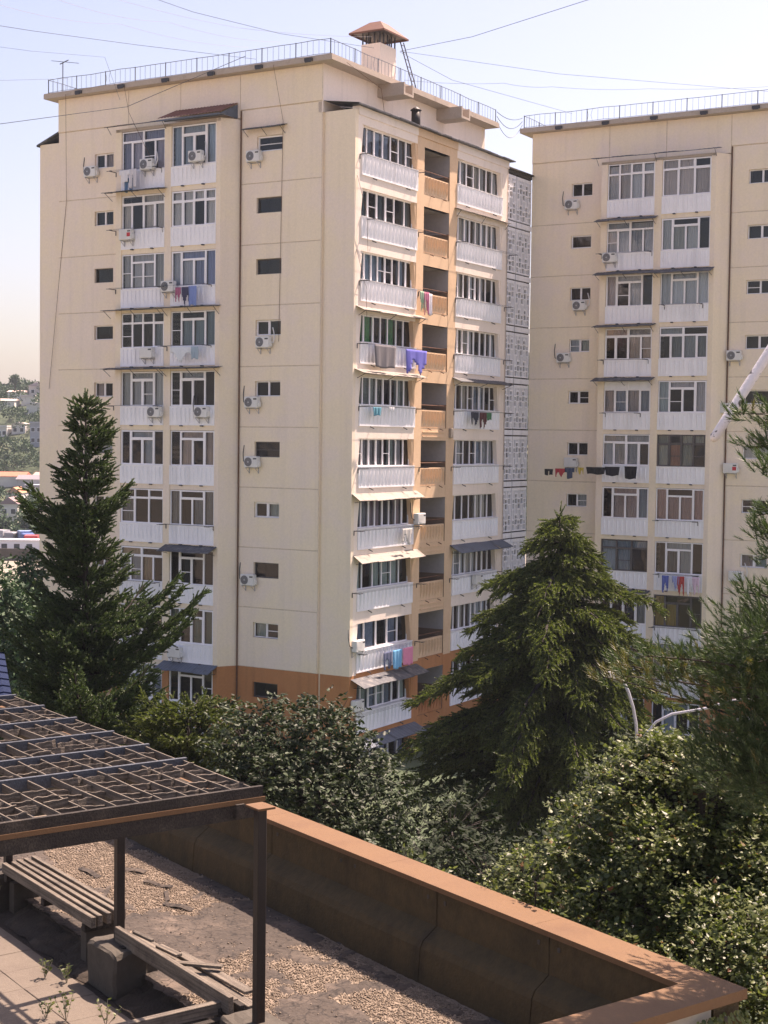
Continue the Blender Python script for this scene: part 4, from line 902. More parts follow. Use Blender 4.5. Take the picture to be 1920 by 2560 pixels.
rowb = [-3.04 - .27 * i for i in range(14)]
rs = random.Random(21)
aa = [-10.75, -9.75, -8.7, -7.6, -6.65, -5.72, -4.05]
SLM = {}
def slat_mesh(ln, seed):
    key = (round(ln, 2), seed)
    if key not in SLM:
        b = MB(); r = random.Random(seed); n = 5; pr_ = [(0, 0)]
        k_ = .4 if seed < 3 else 1.; ys = [r.uniform(-.010, .010) * k_ for _ in range(n + 1)]; zt = [.0 + r.uniform(-.012, .006) * k_ for _ in range(n + 1)]
        for k in range(n):
            x0, x1 = ln * k / n, ln * (k + 1) / n; t = .0075
            A = [(x0, ys[k] - t, -.085), (x0, ys[k] + t, -.085), (x0, ys[k] + t, zt[k]), (x0, ys[k] - t, zt[k])]; Bq = [(x1, ys[k + 1] - t, -.085), (x1, ys[k + 1] + t, -.085), (x1, ys[k + 1] + t, zt[k + 1]), (x1, ys[k + 1] - t, zt[k + 1])]
            for q in range(4): w_ = (q + 1) % 4; b.face([A[q], A[w_], Bq[w_], Bq[q]])
        b.face(A[::-1] if False else [(0, ys[0] - .009, -.085), (0, ys[0] + .009, -.085), (0, ys[0] + .009, zt[0]), (0, ys[0] - .009, zt[0])]); b.face(Bq)
        SLM[key] = b.mesh('slat', ['wood_grey'])
    return SLM[key]
for s0, s1 in zip(aa, aa[1:]):
    for j, bb in enumerate(rowb):
        if j < len(rowb) and rs.random() < .95:
            link('slat', slat_mesh(s1 - s0 - .06, j % 3), PG, (s0 + .055, bb + rs.uniform(-.015, .015), ZP + rs.uniform(-.012, .006)), (0, rs.gauss(0, .006), rs.gauss(0, .006)))
    nc = max(3, round((s1 - s0) / .27))
    for q in range(1, nc):
        for j in range(12):
            if rs.random() < .84:
                o = link('slat', slat_mesh(.258, 3 + rs.randrange(4)), PG, (s0 + (s1 - s0) * q / nc + rs.uniform(-.02, .02), rowb[j] - .266, ZP - .004 + rs.gauss(0, .008)), (rs.gauss(0, .08), rs.gauss(0, .05), R(90) + rs.gauss(0, .05)))
# concrete blocks
def rough_block(b, seed):
    import bmesh
    me = b.mesh('tmp', ['concrete']); bm = bmesh.new(); bm.from_mesh(me); bmesh.ops.remove_doubles(bm, verts=bm.verts, dist=1e-4); bmesh.ops.triangulate(bm, faces=bm.faces); bmesh.ops.subdivide_edges(bm, edges=bm.edges, cuts=5, use_grid_fill=True)
    for v in bm.verts:
        n_ = mnoise.noise_vector(v.co * 6 + Vector((seed * 7, 0, 0))) * .018 + mnoise.noise_vector(v.co * 22 + Vector((0, seed * 3, 0))) * .008
        edge = max(0, mnoise.noise(v.co * 4 + Vector((0, 0, seed))) - .1); n_.z -= edge * .08 if v.co.z > 15.3 else 0; v.co += n_
    b.v = [tuple(v.co) for v in bm.verts]; bm.verts.index_update(); b.f = [[v.index for v in f.verts] for f in bm.faces]; b.m = [0] * len(b.f); bm.free(); bpy.data.meshes.remove(me)
for i, (a, c, sx, sy, zt, l_) in enumerate(((-6.62, -3.40, .74, .44, 15.42, 'rough concrete block between the two benches, under the middle post'), (-3.6, -3.3, .7, .5, 15.44, 'concrete footing under the nearest pergola post'), (-10.3, -3.3, .6, .5, 15.44, 'concrete footing under the farthest pergola post'), (-3.6, -7.2, .6, .5, 15.44, 'concrete footing at the near left, outside the picture'), (-10.2, -7.2, .6, .5, 15.44, 'concrete footing at the far left, outside the picture'))):
    b = MB(); b.cbox(-sx / 2, sx / 2, -sy / 2, sy / 2, 14.86, zt, .03); rough_block(b, i)
    o = b.build('concrete_block', 'concrete'); o.location = tl(a, c, 0); o.rotation_euler = (0, 0, TR); tag(o, l_, 'concrete block')
def timber(par, ln, w_, h_, loc, rot, m='wood_grey', seed=0, name='slat'):
    b = MB(); r = random.Random(seed); b.cbox(-ln / 2, ln / 2, -w_ / 2, w_ / 2, 0, h_, .005); b.v = [(x + (r.uniform(-.03, .03) if abs(x) > ln * .49 else 0) * 0, y, z) for x, y, z in b.v]
    return link(name, b.mesh(name, [m]), par, loc, rot)
BN = empty('bench', tl(-8.68, -3.22, 0), TR, 'intact weathered slatted bench at the far end of the gravel roof', 'bench', 'timber benches')
for j in range(5): timber(BN, 2.85 - .04 * (j % 2), .062, .135, (rs.uniform(-.06, .06), -.22 + .115 * j, 15.45), (0, 0, rs.gauss(0, .004)), 'wood_grey', j)
for x in (-1.25, .0, 1.25): timber(BN, .09, .5, .1, (x, 0, 15.345), (0, 0, 0), 'wood_dark', 7, 'cross_rail')
for x in (-1.15, 1.15): timber(BN, .16, .4, .5, (x, 0, 14.86), (0, 0, 0), 'concrete', 7, 'leg')
BN2 = empty('bench', tl(-5.35, -3.22, 0), TR, 'broken slatted bench with loose boards, nearest the front post', 'bench', 'timber benches')
for j, (y, l0, off, m_) in enumerate(((-.15, 2.75, 0, 'wood_grey'), (-.03, 2.5, .12, 'wood_dark'), (.09, 2.72, .0, 'wood_grey'))):
    timber(BN2, l0, .062 if j < 2 else .13, .19 if j == 0 else .1, (off, y, 15.4 - .02 * j), (0, .006 * j, .012 * j - .01), m_, j)
for x in (-1.1, 1.2): timber(BN2, .09, .45, .1, (x, 0, 15.33), (0, 0, 0), 'wood_dark', 7, 'cross_rail')
for x in (-1.0, 1.1): timber(BN2, .14, .36, .48, (x, 0, 14.86), (0, 0, 0), 'concrete', 7, 'leg')
for i, (a, c, z, ln, an, wd, l_) in enumerate(((-5.15, -3.16, 15.53, .62, .75, .075, 'short loose board lying askew on the broken bench'), (-5.75, -3.18, 15.52, .42, .1, .09, 'short offcut lying flat on the broken bench'), (-5.0, -3.02, 15.46, 1.5, .03, .13, 'long loose plank along the back of the broken bench'), (-6.25, -3.25, 15.56, .4, .1, .05, 'thin splinter on the front end of the broken bench'))):
    o = timber(None, ln, wd, .035, tl(a, c, z), (0, 0, TR + an), 'wood_grey', i, 'loose_plank'); tag(o, l_, 'plank', 'loose planks')
for i, (a, c, z, ln, m_, l_) in enumerate(((-4.18, -4.35, 15.36, 2.3, 'wood_grey', 'topmost weathered board in the pile at the bottom of the picture'), (-4.05, -4.4, 15.22, 2.3, 'wood_dark', 'dark board lying under the topmost board at bottom'), (-3.9, -4.0, 15.13, 1.8, 'plank_blue', 'bluish grey board nearest the front post foot'))):
    o = timber(None, ln, .09, .13, tl(a, c, z), (0, 0, TR + R(90) + .02 * i), m_, i, 'loose_plank'); tag(o, l_, 'plank', 'loose planks')
o = timber(None, 1.0, .4, .27, tl(-4.15, -4.6, 14.86), (0, 0, TR), 'concrete', 2, 'concrete_block'); tag(o, 'low concrete bearer under the board pile', 'concrete block')
#PART4
# ================================================================== GROUND
def sstep(x, a, c): t = min(1, max(0, (x - a) / (c - a))); return t * t * (3 - 2 * t)
def ground_z(x, y):
    z = 7.0 * sstep(-y, -58, -26) * (1 - sstep(abs(x), 60, 160))
    hill = 46 * sstep(y + .12 * x, 322, 520) * (.80 + .2 * math.sin(x * .011 + 1.2)) + 10 * sstep(y, 520, 900)
    return z + hill + .15 * mnoise.noise(Vector((x * .05, y * .05, 0)))
def spaced(lo, hi, n, k=4.2): return [lo + (hi - lo) * 0 + math.copysign(abs(t) ** 2.6, t) * (hi if t > 0 else -lo) for t in np.linspace(-1, 1, n)]
gx, gy = spaced(-2600, 2600, 121), spaced(-2600, 2600, 141)
gy = sorted([y + 30 for y in gy] + list(range(262, 660, 7))); gx = sorted(gx + [v + .37 for v in range(-330, 260, 11)])
V = [(x, y, ground_z(x, y)) for x in gx for y in gy]; n = len(gy)
Fq = [(i * n + j, (i + 1) * n + j, (i + 1) * n + j + 1, i * n + j + 1) for i in range(len(gx) - 1) for j in range(n - 1)]
tag(link('ground', np_mesh('ground', V, Fq, ['grass', 'hill_ground'], [1 if V[f[0]][1] > 316 or (12 < V[f[0]][1] < 62 and abs(V[f[0]][0]) < 45) else 0 for f in Fq], True)), kind='structure')
# yard road by the blocks
b = MB(); rp_ = [(-40, 62), (-14, 66), (2, 58), (14, 52), (40, 46), (80, 40)]
for (x0, y0), (x1, y1) in zip(rp_, rp_[1:]):
    n = 8
    for k in range(n):
        xa, ya, xb, yb = x0 + (x1 - x0) * k / n, y0 + (y1 - y0) * k / n, x0 + (x1 - x0) * (k + 1) / n, y0 + (y1 - y0) * (k + 1) / n
        b.face([(xa, ya - 3, ground_z(xa, ya - 3) + .12), (xb, yb - 3, ground_z(xb, yb - 3) + .12), (xb, yb + 3, ground_z(xb, yb + 3) + .12), (xa, ya + 3, ground_z(xa, ya + 3) + .12)])
tag(b.build('road', 'asphalt'), kind='structure')

# ================================================================== TREES
def needles(n, rad, fwd, wd, core=.05, seed=0, bend=0):
    r = random.Random(seed); v, f = [], []
    for k in range(3):                                            # three crossed slim blades make the twig itself
        a = math.pi * k / 3; c, s = math.cos(a) * core, math.sin(a) * core; i = len(v)
        v += [(c, s, 0.0), (-c, -s, 0.0), (0, bend, 1.05)]; f.append((i, i + 1, i + 2))
    for k in range(n):
        t = (k + .5) / n * .95; a = k * 2.4 + r.uniform(-.3, .3); c, s = math.cos(a), math.sin(a); q = rad * (1 - .55 * t) * r.uniform(.8, 1.2); i = len(v); bz = bend * t * t
        tip = (c * q, s * q + bz, t + fwd * r.uniform(.8, 1.2)); v += [(-s * wd, c * wd + bz, t), (s * wd, -c * wd + bz, t), tip]; f.append((i, i + 1, i + 2))
    return np.array(v), np.array(f)
FIR = needles(16, .21, .14, .085, .13, 1); CED = needles(16, .17, .12, .065, .10, 2, -.28); PINE = needles(22, .40, .50, .036, .04, 3)
def bez(p, d, L, up, n):                                          # branch curve: starts along d, tip lifted or dropped by up
    t = np.linspace(0, 1, n)[:, None]; return p + d * (t * L) + np.array([0, 0, 1.]) * (up * L * t * t)
def conifer(name, label, base, ztop, prof, m, tmpl, dz, nper, sprig, tip_up, sub_up, droop, arms=(), seed=0, dens=1., trunk_r=.25, lo=None, lift=0.):
    r = np.random.default_rng(seed); e = empty(name, base, 0, label, 'tree'); e['group'] = 'conifers around the blocks'
    pos, dirs, size = [], [], []; lim = MB(); z = lo if lo is not None else base[2] + 1.5; H = ztop - base[2]
    jobs = []; k = 0
    while z < ztop - .25:
        rad = prof(z); nn = nper if rad > .7 else max(4, nper - 2)
        for q in range(nn):
            az = k * .9 + q * 2 * math.pi / nn + r.normal(0, .25)
            cl = 1 + (.7 if m == 'fir_leaf' else .45) * mnoise.noise(Vector((math.cos(az) * 1.1 + seed, math.sin(az) * 1.1, z * .75)))     # clumps and gaps round the crown
            if mnoise.noise(Vector((math.cos(az) * 1.6, math.sin(az) * 1.6 + seed, z * 1.3))) < (-.34 if m == 'fir_leaf' else -.42): continue
            jobs.append((z + r.normal(0, dz * .3), az, rad * cl * r.uniform(.7, 1.15)))
        z += dz * (.75 + .5 * min(1, rad / 2)) ; k += 1
    jobs += list(arms)
    for zz, az, L in jobs:
        d = np.array([math.cos(az), math.sin(az), 0]); p = np.array([base[0], base[1], zz]); n = max(4, int(L * 4)); side = np.array([-d[1], d[0], 0])
        lf = lift * r.uniform(.6, 1.3); pts = bez(p, d + np.array([0, 0, lf]), L, tip_up, n + 1)
        lim.tube([tuple(q - np.array(base)) for q in pts[::max(1, n // 4)]], [max(.012, .035 * min(L, 3) * (1 - t / 5)) for t in range(len(pts[::max(1, n // 4)]))], 4, 0, False)
        step = sprig * .42 / dens
        for t in np.arange(.12, 1.0, step / max(L, .3)):
            c = pts[0] + d * (t * L) + np.array([0, 0, 1.]) * (lf * t + tip_up * t * t) * L
            w_ = (.16 + .42 * (1 - t) * min(L, 2.6)) * r.uniform(.6, 1.15)
            for sgn in (-1, 1):
                sd_ = side * sgn * .85 + d * .65; sd_ /= np.linalg.norm(sd_); m_ = max(1, int(w_ / (sprig * .5)))
                for g in range(m_ + 1):
                    u = (g + r.uniform(.2, .9)) / (m_ + 1)
                    q = c + sd_ * w_ * u + np.array([0, 0, sub_up * w_ * u * u]) + r.normal(0, sprig * .12, 3)
                    pos.append(q); dirs.append(sd_ * .6 + d * .5 + np.array([0, 0, droop + r.normal(0, .28)]) + r.normal(0, .3, 3)); size.append(sprig * r.uniform(.65, 1.2))
        pos.append(pts[-1]); dirs.append(d + np.array([0, 0, droop])); size.append(sprig)
    for q in range(5): pos.append(np.array([base[0], base[1], ztop - .12 - .1 * q])); dirs.append(np.array([r.normal(0, .25), r.normal(0, .25), 1.])); size.append(sprig * 1.1)
    V, F = scatter(tmpl[0], tmpl[1], np.array(pos), np.array(dirs), np.array(size), up=None if m == 'fir_leaf' else np.tile([0, 0, 1.], (len(pos), 1)) + r.normal(0, .2, (len(pos), 3)))
    V = V - np.array(base); cr = link('crown', np_mesh('crown', V, F, [m]), e); tag(cr, kind='stuff')
    t = MB(); t.tube([(0, 0, -1), (0, 0, H * .4), (0, 0, H * .98)], [trunk_r, trunk_r * .65, .02], 9); t.build('trunk', 'bark', e, True); lim.build('limb', 'bark', e)
    return len(pos)
def px_prof(rows, dist):                                          # picture rows (y, half width px) -> radius by height
    zs = [at(960, y, dist)[2] for y, _ in rows]; rr = [h * dist / FPX for _, h in rows]
    return lambda z: float(np.interp(z, zs[::-1], rr[::-1]))
# tall fir on the left
D = 38.; c = at(213, 1500, D); base = (c[0], c[1], ground_z(c[0], c[1]) - .2)
zy = lambda y: at(213, y, D)[2]
pf = px_prof([(985, 2), (1030, 24), (1100, 50), (1200, 64), (1300, 70), (1400, 80), (1500, 98), (1600, 130), (1720, 180), (1850, 240), (2000, 280), (2400, 290)], D)
n1 = conifer('fir_tree', 'tall dark fir tree in front of the left block, with uneven side arms', base, zy(985), pf, 'fir_leaf', FIR, .29, 6, .25, .55, .30, .55,
        arms=[(zy(1290), -.15, .95), (zy(1270), .2, 1.0), (zy(1330), math.pi + .1, 1.55), (zy(1300), math.pi - .25, 1.5), (zy(1360), math.pi, 1.4), (zy(1600), -.2, 2.55), (zy(1640), .05, 2.9), (zy(1680), -.3, 2.9), (zy(1570), .25, 2.3), (zy(1560), math.pi, 1.3), (zy(1620), math.pi + .3, 1.5), (zy(1480), -.4, 1.2)], seed=4, lo=zy(2350), dens=1.45)
# smaller yellowish fir beside it
D = 33.; c = at(470, 1900, D); base = (c[0], c[1], ground_z(c[0], c[1]) - .2)
n2 = conifer('fir_tree', 'low bushy fir behind the pergola corner, lighter green', base, at(470, 1745, D)[2], px_prof([(1745, 10), (1800, 90), (1850, 130), (1950, 170), (2300, 190)], D), 'cedar_leaf', FIR, .3, 7, .26, .35, .25, .4, seed=9, lo=at(470, 2150, D)[2])
# cedar in the middle
D = 45.; c = at(1393, 1700, D); base = (c[0], c[1], ground_z(c[0], c[1]) - .2); zy = lambda y: at(1393, y, D)[2]
pf = px_prof([(1268, 4), (1310, 52), (1345, 82), (1400, 98), (1420, 160), (1480, 190), (1530, 230), (1600, 255), (1660, 310), (1760, 350), (1900, 360), (2050, 370), (2300, 370)], D)
n3 = conifer('cedar_tree', 'broad layered cedar with drooping pale tipped branches before the stair link', base, zy(1268), pf, 'cedar_leaf', CED, .36, 9, .31, -.42, -.30, -.35,
        arms=[(zy(1440), math.pi + .4, 1.9), (zy(1640), math.pi + .3, 4.2), (zy(1700), math.pi + .1, 4.4), (zy(1830), math.pi + .35, 4.2), (zy(1560), -.4, 3.0), (zy(1700), -.3, 3.9), (zy(1760), math.pi + .9, 3.5), (zy(1640), -1.2, 3.2), (zy(1800), -1.6, 3.6), (zy(1920), math.pi + .6, 4.0)], seed=6, lo=zy(2250), dens=1.6, lift=.26)
# broad leaves
LEAF = (np.array([(0, 0, 0), (.24, .06, .30), (.20, .05, .66), (0, -.02, 1.0), (-.20, .05, .66), (-.24, .06, .30), (0, -.03, .48)]), np.array([(0, 1, 6), (1, 2, 6), (2, 3, 6), (3, 4, 6), (4, 5, 6), (5, 0, 6)]))
HEART = (np.array([(0, 0, 0), (.34, .07, .22), (.30, .06, .55), (0, -.10, 1.0), (-.30, .06, .55), (-.34, .07, .22), (0, -.03, .4)]), LEAF[1])
def broadleaf(name, label, base, lobes, ntw, per, lsize, m, tmpl, seed, hang=-.2, shoots=(), trunk_r=.16, flat=.5, cat='tree', shoot=0.):
    r = np.random.default_rng(seed); e = empty(name, base, 0, label, cat); wts = np.array([l[3] * l[4] * l[5] for l in lobes]) ** .75; wts /= wts.sum(); base = np.array(base, float)
    pos, dirs, size, ups = [], [], [], []; lim = MB()
    for i, l in enumerate(lobes):
        nt_ = int(ntw * wts[i]); c = np.array(l[:3]); rad = np.array(l[3:6]); fork = np.array([base[0] * .6 + c[0] * .4, base[1] * .6 + c[1] * .4, c[2] - rad[2] * 1.1])
        lim.tube([tuple(np.array([base[0], base[1], base[2] + (c[2] - base[2]) * .45]) - base), tuple(fork - base), tuple(c - base)], [trunk_r * .6, trunk_r * .4, .02], 6)
        for q in range(nt_):
            d = unit(r.normal(size=3)); rr = r.uniform(.30, 1.0) ** .45 * r.uniform(.72, 1.2) * (1 + .3 * mnoise.noise(Vector(d * 2.2) + Vector((i * 3.1, seed, 0)))); p = c + d * rad * rr
            if q % 6 == 0: lim.tube([tuple(c + d * rad * rr * .35 - base), tuple(p - base)], [.014, .005], 3, 0, False)
            out = unit(d + np.array([0, 0, .35]))
            if shoot:                                             # leaves in two ranks along a short arching shoot
                sdv = unit(out * .8 + r.normal(0, .55, 3)); sl_ = shoot * r.uniform(.5, 1.4); sid = unit(np.cross(sdv, [0, 0, 1.]) + 1e-6)
                for g in range(per):
                    t_ = (g + .6) / per; q_ = p + sdv * sl_ * t_ + np.array([0, 0, -.35 * sl_ * t_ * t_]); sg = 1 if g % 2 else -1
                    pos.append(q_); dirs.append(sid * sg * .9 + sdv * r.uniform(.2, .8) + np.array([0, 0, hang + r.normal(0, .3)]) + r.normal(0, .25, 3)); size.append(lsize * r.uniform(.4, 1.25) * (1.1 - .45 * t_)); ups.append(unit(np.array([0, 0, 1.]) * flat + r.normal(0, .5, 3) + d * .3))
                continue
            for g in range(per):
                o = unit(out * .7 + r.normal(0, .75, 3) + np.array([0, 0, hang])); pos.append(p + r.normal(0, lsize * .55, 3)); dirs.append(o); size.append(lsize * r.uniform(.55, 1.2)); ups.append(unit(np.array([0, 0, 1.]) * flat + r.normal(0, .55, 3) + d * .4))
    for (p0, dv, L) in shoots:
        p0 = np.array(p0); dv = np.array(dv, float); n = int(L / (lsize * .45)) + 2; pts = [p0 + dv * (L * t / n) + np.array([0, 0, -.25 * L * (t / n) ** 2]) for t in range(n + 1)]
        lim.tube([tuple(q - base) for q in pts], .006, 4, 0, False)
        for t, q in enumerate(pts):
            for sg in (-1, 1):
                sv = np.cross(dv, [0, 0, 1.]) * sg; pos.append(q); dirs.append(sv + dv * .5 + np.array([0, 0, -.4 + r.normal(0, .3)])); size.append(lsize * r.uniform(.5, 1.0) * (1 - .4 * t / n)); ups.append(unit(np.array([0, 0, 1.]) + r.normal(0, .4, 3)))
    V, F = scatter(tmpl[0], tmpl[1], np.array(pos), np.array(dirs), np.array(size), up=-np.array(ups))
    tag(link('crown', np_mesh('crown', V - base, F, [m]), e), kind='stuff')
    t = MB(); ct = np.mean([l[:3] for l in lobes], axis=0); t.tube([(0, 0, -.5), tuple((ct - base) * np.array([.5, .5, .4])), tuple((ct - base) * .95)], [trunk_r, trunk_r * .7, .03], 8); t.build('trunk', 'bark', e, True); lim.build('limb', 'bark', e)
    return len(pos)
def lobe(x, y, D, rx, ry, rd=None): p = at(x, y, D); s = D / FPX; return (p[0], p[1], p[2], rx * s, (rd or rx) * s, ry * s)
D = 29.; c = at(780, 2000, D); base = (c[0], c[1], ground_z(c[0], c[1]))
broadleaf('magnolia_tree', 'dense glossy dark leaved tree behind the orange parapet', base,
    [lobe(610, 1860, D, 90, 105), lobe(700, 1830, D + .5, 95, 85), lobe(815, 1850, D, 105, 105), lobe(900, 1930, D, 90, 95), lobe(660, 1960, D - .6, 110, 110), lobe(780, 1990, D - .8, 130, 130), lobe(930, 2060, D - .6, 90, 100), lobe(840, 2110, D - 1, 130, 110), lobe(620, 2080, D - .6, 130, 130), lobe(990, 1960, D + .3, 40, 50), lobe(960, 2190, D - .6, 100, 120), lobe(760, 2230, D - .6, 200, 120)],
    4000, 9, .132, 'glossy_leaf', LEAF, 3, -.35, (), .16, .5, 'tree', .3)
D = 17.2; c = at(1700, 2300, D); base = (c[0] + .2, c[1] + .6, ground_z(c[0], c[1]))
vl = []; rv = random.Random(44)
for x in range(1270, 1990, 62):
    yt = float(np.interp(x, [1230, 1330, 1440, 1500, 1560, 1640, 1750, 1950], [2225, 2165, 2050, 1945, 1880, 1850, 1880, 1900])); k = 0
    yb = float(np.interp(x, [1230, 1500, 1860, 2000], [2262, 2400, 2560, 2620])); y = yt + 45
    while y < yb:
        vl.append(lobe(x + rv.uniform(-30, 30), y + rv.uniform(-15, 15), D + .9 - .30 * k + rv.uniform(-.5, .5), rv.uniform(30, 75), rv.uniform(30, 60), rv.uniform(40, 90))); y += 92; k += 1
rs2 = np.random.default_rng(12); sh = []
for x, y in ((1560, 1890), (1500, 1905), (1610, 1905), (1450, 2050), (1420, 2100), (1300, 2205), (1360, 2190), (1480, 2000), (1640, 1880), (1275, 2195), (1530, 1900), (1250, 2215)):
    q = at(x + 60, y + 50, D); tip = at(x, y, D); v = tip - q + rs2.normal(0, .05, 3); L = np.linalg.norm(v); sh.append((q, v / L, L * 1.1))
broadleaf('climber_covered_tree', 'large bright leafy tree at the right beside the terrace corner', base, vl, 7000, 8, .078, 'vine_leaf', HEART, 5, -.1, sh, .14, .9, 'tree', .34)
for i, (x, y) in enumerate(((1112, 2190), (1060, 2155), (1010, 2130), (1340, 2172))):
    D = (18.9, 19.4, 20.2, 16.9)[i]; c = at(x, y, D); q = np.array(c); g0 = ground_z(c[0], c[1])
    broadleaf('sapling', ('tallest young shoot', 'short middle young shoot', 'short leftmost young shoot', 'rightmost young shoot')[i] + ' rising just behind the orange coping', (q[0], q[1], g0), [(q[0], q[1], q[2] - .15, .10, .10, .22)], 12, 3, .085, 'vine_leaf', HEART, 30 + i, 0, (), .02, cat='plant')
# needle tree leaning in from the right
D = 14.5; tb = at(2080, 1700, D); base = np.array([tb[0], tb[1], ground_z(tb[0], tb[1])])
e = empty('pine_tree', tuple(base), 0, 'long needled pine reaching in from the right edge', 'tree', 'conifers around the blocks')
tips = [(1845, 1035, .5), (1870, 1120, .5), (1895, 1170, .4), (1900, 1060, .5), (1890, 1290, .4), (1885, 1340, .45), (1900, 1400, .45), (1840, 1480, .5), (1825, 1545, .6), (1850, 1600, .8), (1760, 1620, .5), (1800, 1650, .8), (1715, 1660, .45), (1740, 1720, .6), (1640, 1660, .2), (1560, 1690, .16), (1500, 1690, .14), (1600, 1640, .14), (1540, 1660, .12), (1820, 1720, .9), (1880, 1660, .9), (1880, 1790, .9), (1810, 1830, .7), (1750, 1860, .5), (1860, 1880, .9), (1900, 1960, .9), (1790, 1930, .6), (1840, 1980, .7), (1720, 1930, .35), (1900, 1560, .8), (1930, 1700, 1.), (1930, 1850, 1.)]
pos, dirs, size, gold = [], [], [], []; lim = MB(); r = np.random.default_rng(8)
tips += [(2120 + r.uniform(-60, 260), r.uniform(1150, 2050), .75) for _ in range(34)]
for i, (x, y, wgt) in enumerate(tips):
    Dt = D + r.uniform(-1.2, 1.2) * (1.6 if x > 2000 else 1); tip = at(x, y, Dt); zroot = tip[2] - .25 * (2080 - x) / 300 + r.normal(0, .15); root = np.array([base[0], base[1], zroot]); mid = root * .45 + tip * .55 + np.array([0, 0, .12])
    L = np.linalg.norm(tip - root); ts = np.linspace(0, 1, 12); pts = [(1 - t) ** 2 * root + 2 * t * (1 - t) * mid + t * t * tip for t in ts]
    lim.tube([tuple(q - base) for q in pts[::2] + [pts[-1]]], [.018 * (1 - .8 * k / 6) for k in range(7)], 5, 0, False)
    main = unit(tip - root)
    if y < 1500 and x < 2000: wgt = .10
    for q in range(int(120 * (.22 + wgt) * (1.3 if x < 2000 and y >= 1500 else 1.))):
        t = 1 - r.uniform(0, 1) ** 1.3 * (min(.75, .55 + .4 * wgt / max(L, .5)) if y >= 1500 or x > 2000 else .5); p = (1 - t) ** 2 * root + 2 * t * (1 - t) * mid + t * t * tip
        off = r.normal(0, 1, 3) * np.array([.15, .20, .12]) * (.25 + wgt * .85); pos.append(p + off); dirs.append(main * .5 + off * 2.2 + np.array([0, 0, .5]) + r.normal(0, .25, 3)); size.append(r.uniform(.08, .15)); gold.append(1 if (x < 1700 and y > 1640 and r.random() < .4) or (r.random() < .04) else 0)
pos, dirs, size, gold = map(np.array, (pos, dirs, size, gold))
V, F = scatter(PINE[0], PINE[1], pos, dirs, size)
mi = np.repeat(gold, len(PINE[1])); tag(link('crown', np_mesh('crown', V - base, F, ['pine_leaf', 'gold_leaf'], mi), e), kind='stuff')
t = MB(); t.tube([(0, 0, -.5), (.02, 0, 7), (0, 0, at(2080, 950, D)[2] - base[2])], [.22, .14, .04], 9); t.build('trunk', 'bark', e, True); lim.build('limb', 'bark', e)
# dark tree mass low at right and trees at the left edge
D = 27.; c = at(1150, 2250, D); 
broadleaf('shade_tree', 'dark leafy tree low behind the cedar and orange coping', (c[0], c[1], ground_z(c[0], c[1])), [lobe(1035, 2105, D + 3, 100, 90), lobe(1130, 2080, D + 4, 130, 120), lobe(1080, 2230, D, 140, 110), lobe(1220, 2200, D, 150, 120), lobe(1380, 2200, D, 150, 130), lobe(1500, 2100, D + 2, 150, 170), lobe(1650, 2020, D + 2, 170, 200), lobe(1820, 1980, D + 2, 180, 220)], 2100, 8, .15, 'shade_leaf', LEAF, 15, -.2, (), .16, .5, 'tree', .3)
D = 52.; c = at(10, 1560, D)
broadleaf('roadside_tree', 'rounded green tree at the left picture edge behind the fir', (c[0], c[1], ground_z(c[0], c[1])), [lobe(-30, 1480, D, 80, 90), lobe(40, 1550, D, 75, 90), lobe(-30, 1640, D, 120, 110), lobe(70, 1660, D, 70, 90), lobe(10, 1760, D, 130, 110)], 1300, 7, .22, 'far_leaf', LEAF, 16, -.1)
D = 74.; c = at(75, 1440, D)
broadleaf('roadside_tree', 'small tree at the foot of the left block outer edge', (c[0], c[1], ground_z(c[0], c[1])), [lobe(80, 1425, D, 38, 45), lobe(66, 1480, D, 45, 50), lobe(96, 1530, D, 50, 60)], 420, 7, .26, 'far_leaf', LEAF, 17, -.1)
q = onb(1, 5.2, 6, 0)
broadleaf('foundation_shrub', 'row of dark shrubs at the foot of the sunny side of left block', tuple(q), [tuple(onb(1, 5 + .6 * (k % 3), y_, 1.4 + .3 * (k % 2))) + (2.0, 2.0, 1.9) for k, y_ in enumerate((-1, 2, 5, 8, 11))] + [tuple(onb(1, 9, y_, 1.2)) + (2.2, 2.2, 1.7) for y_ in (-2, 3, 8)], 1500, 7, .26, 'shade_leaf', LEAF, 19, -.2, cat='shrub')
# weeds on the terrace
WE = [(-9.85, -3.78, .55, 'tall weed at the left end of the far bench'), (-10.05, -3.6, .4, 'second weed by the far pergola post'), (-5.95, -4.35, .34, 'bright green weed between floor tiles at bottom'), (-6.15, -4.5, .2, 'small weed left of the bright weed'), (-7.35, -4.0, .22, 'dry tuft in a tile joint near the post shadow'), (-5.55, -4.05, .3, 'thin dry weed by the board pile'), (-7.05, -3.85, .22, 'low weed beside the concrete block'), (-4.75, -3.75, .2, 'low weed under the broken bench')]
for i, (a, c, h, l_) in enumerate(WE):
    q = tl(a, c, ZT); r = np.random.default_rng(60 + i); e = empty('weed', q, 0, l_, 'plant', 'weeds on the terrace'); pos, dirs = [], []; st = MB()
    for k in range(5):
        d = np.array([r.normal(0, .3), r.normal(0, .3), 1.]); d /= np.linalg.norm(d); st.tube([(0, 0, 0), tuple(d * h)], .004, 4)
        for g in range(7): pos.append(d * h * (.3 + .7 * g / 6)); dirs.append(np.array([r.normal(), r.normal(), .4]))
    st.build('stem', 'grass', e); V, F = scatter(LEAF[0], LEAF[1], np.array(pos), np.array(dirs), r.uniform(.03, .065, len(pos))); link('foliage', np_mesh('foliage', V, F, ['vine_leaf']), e)
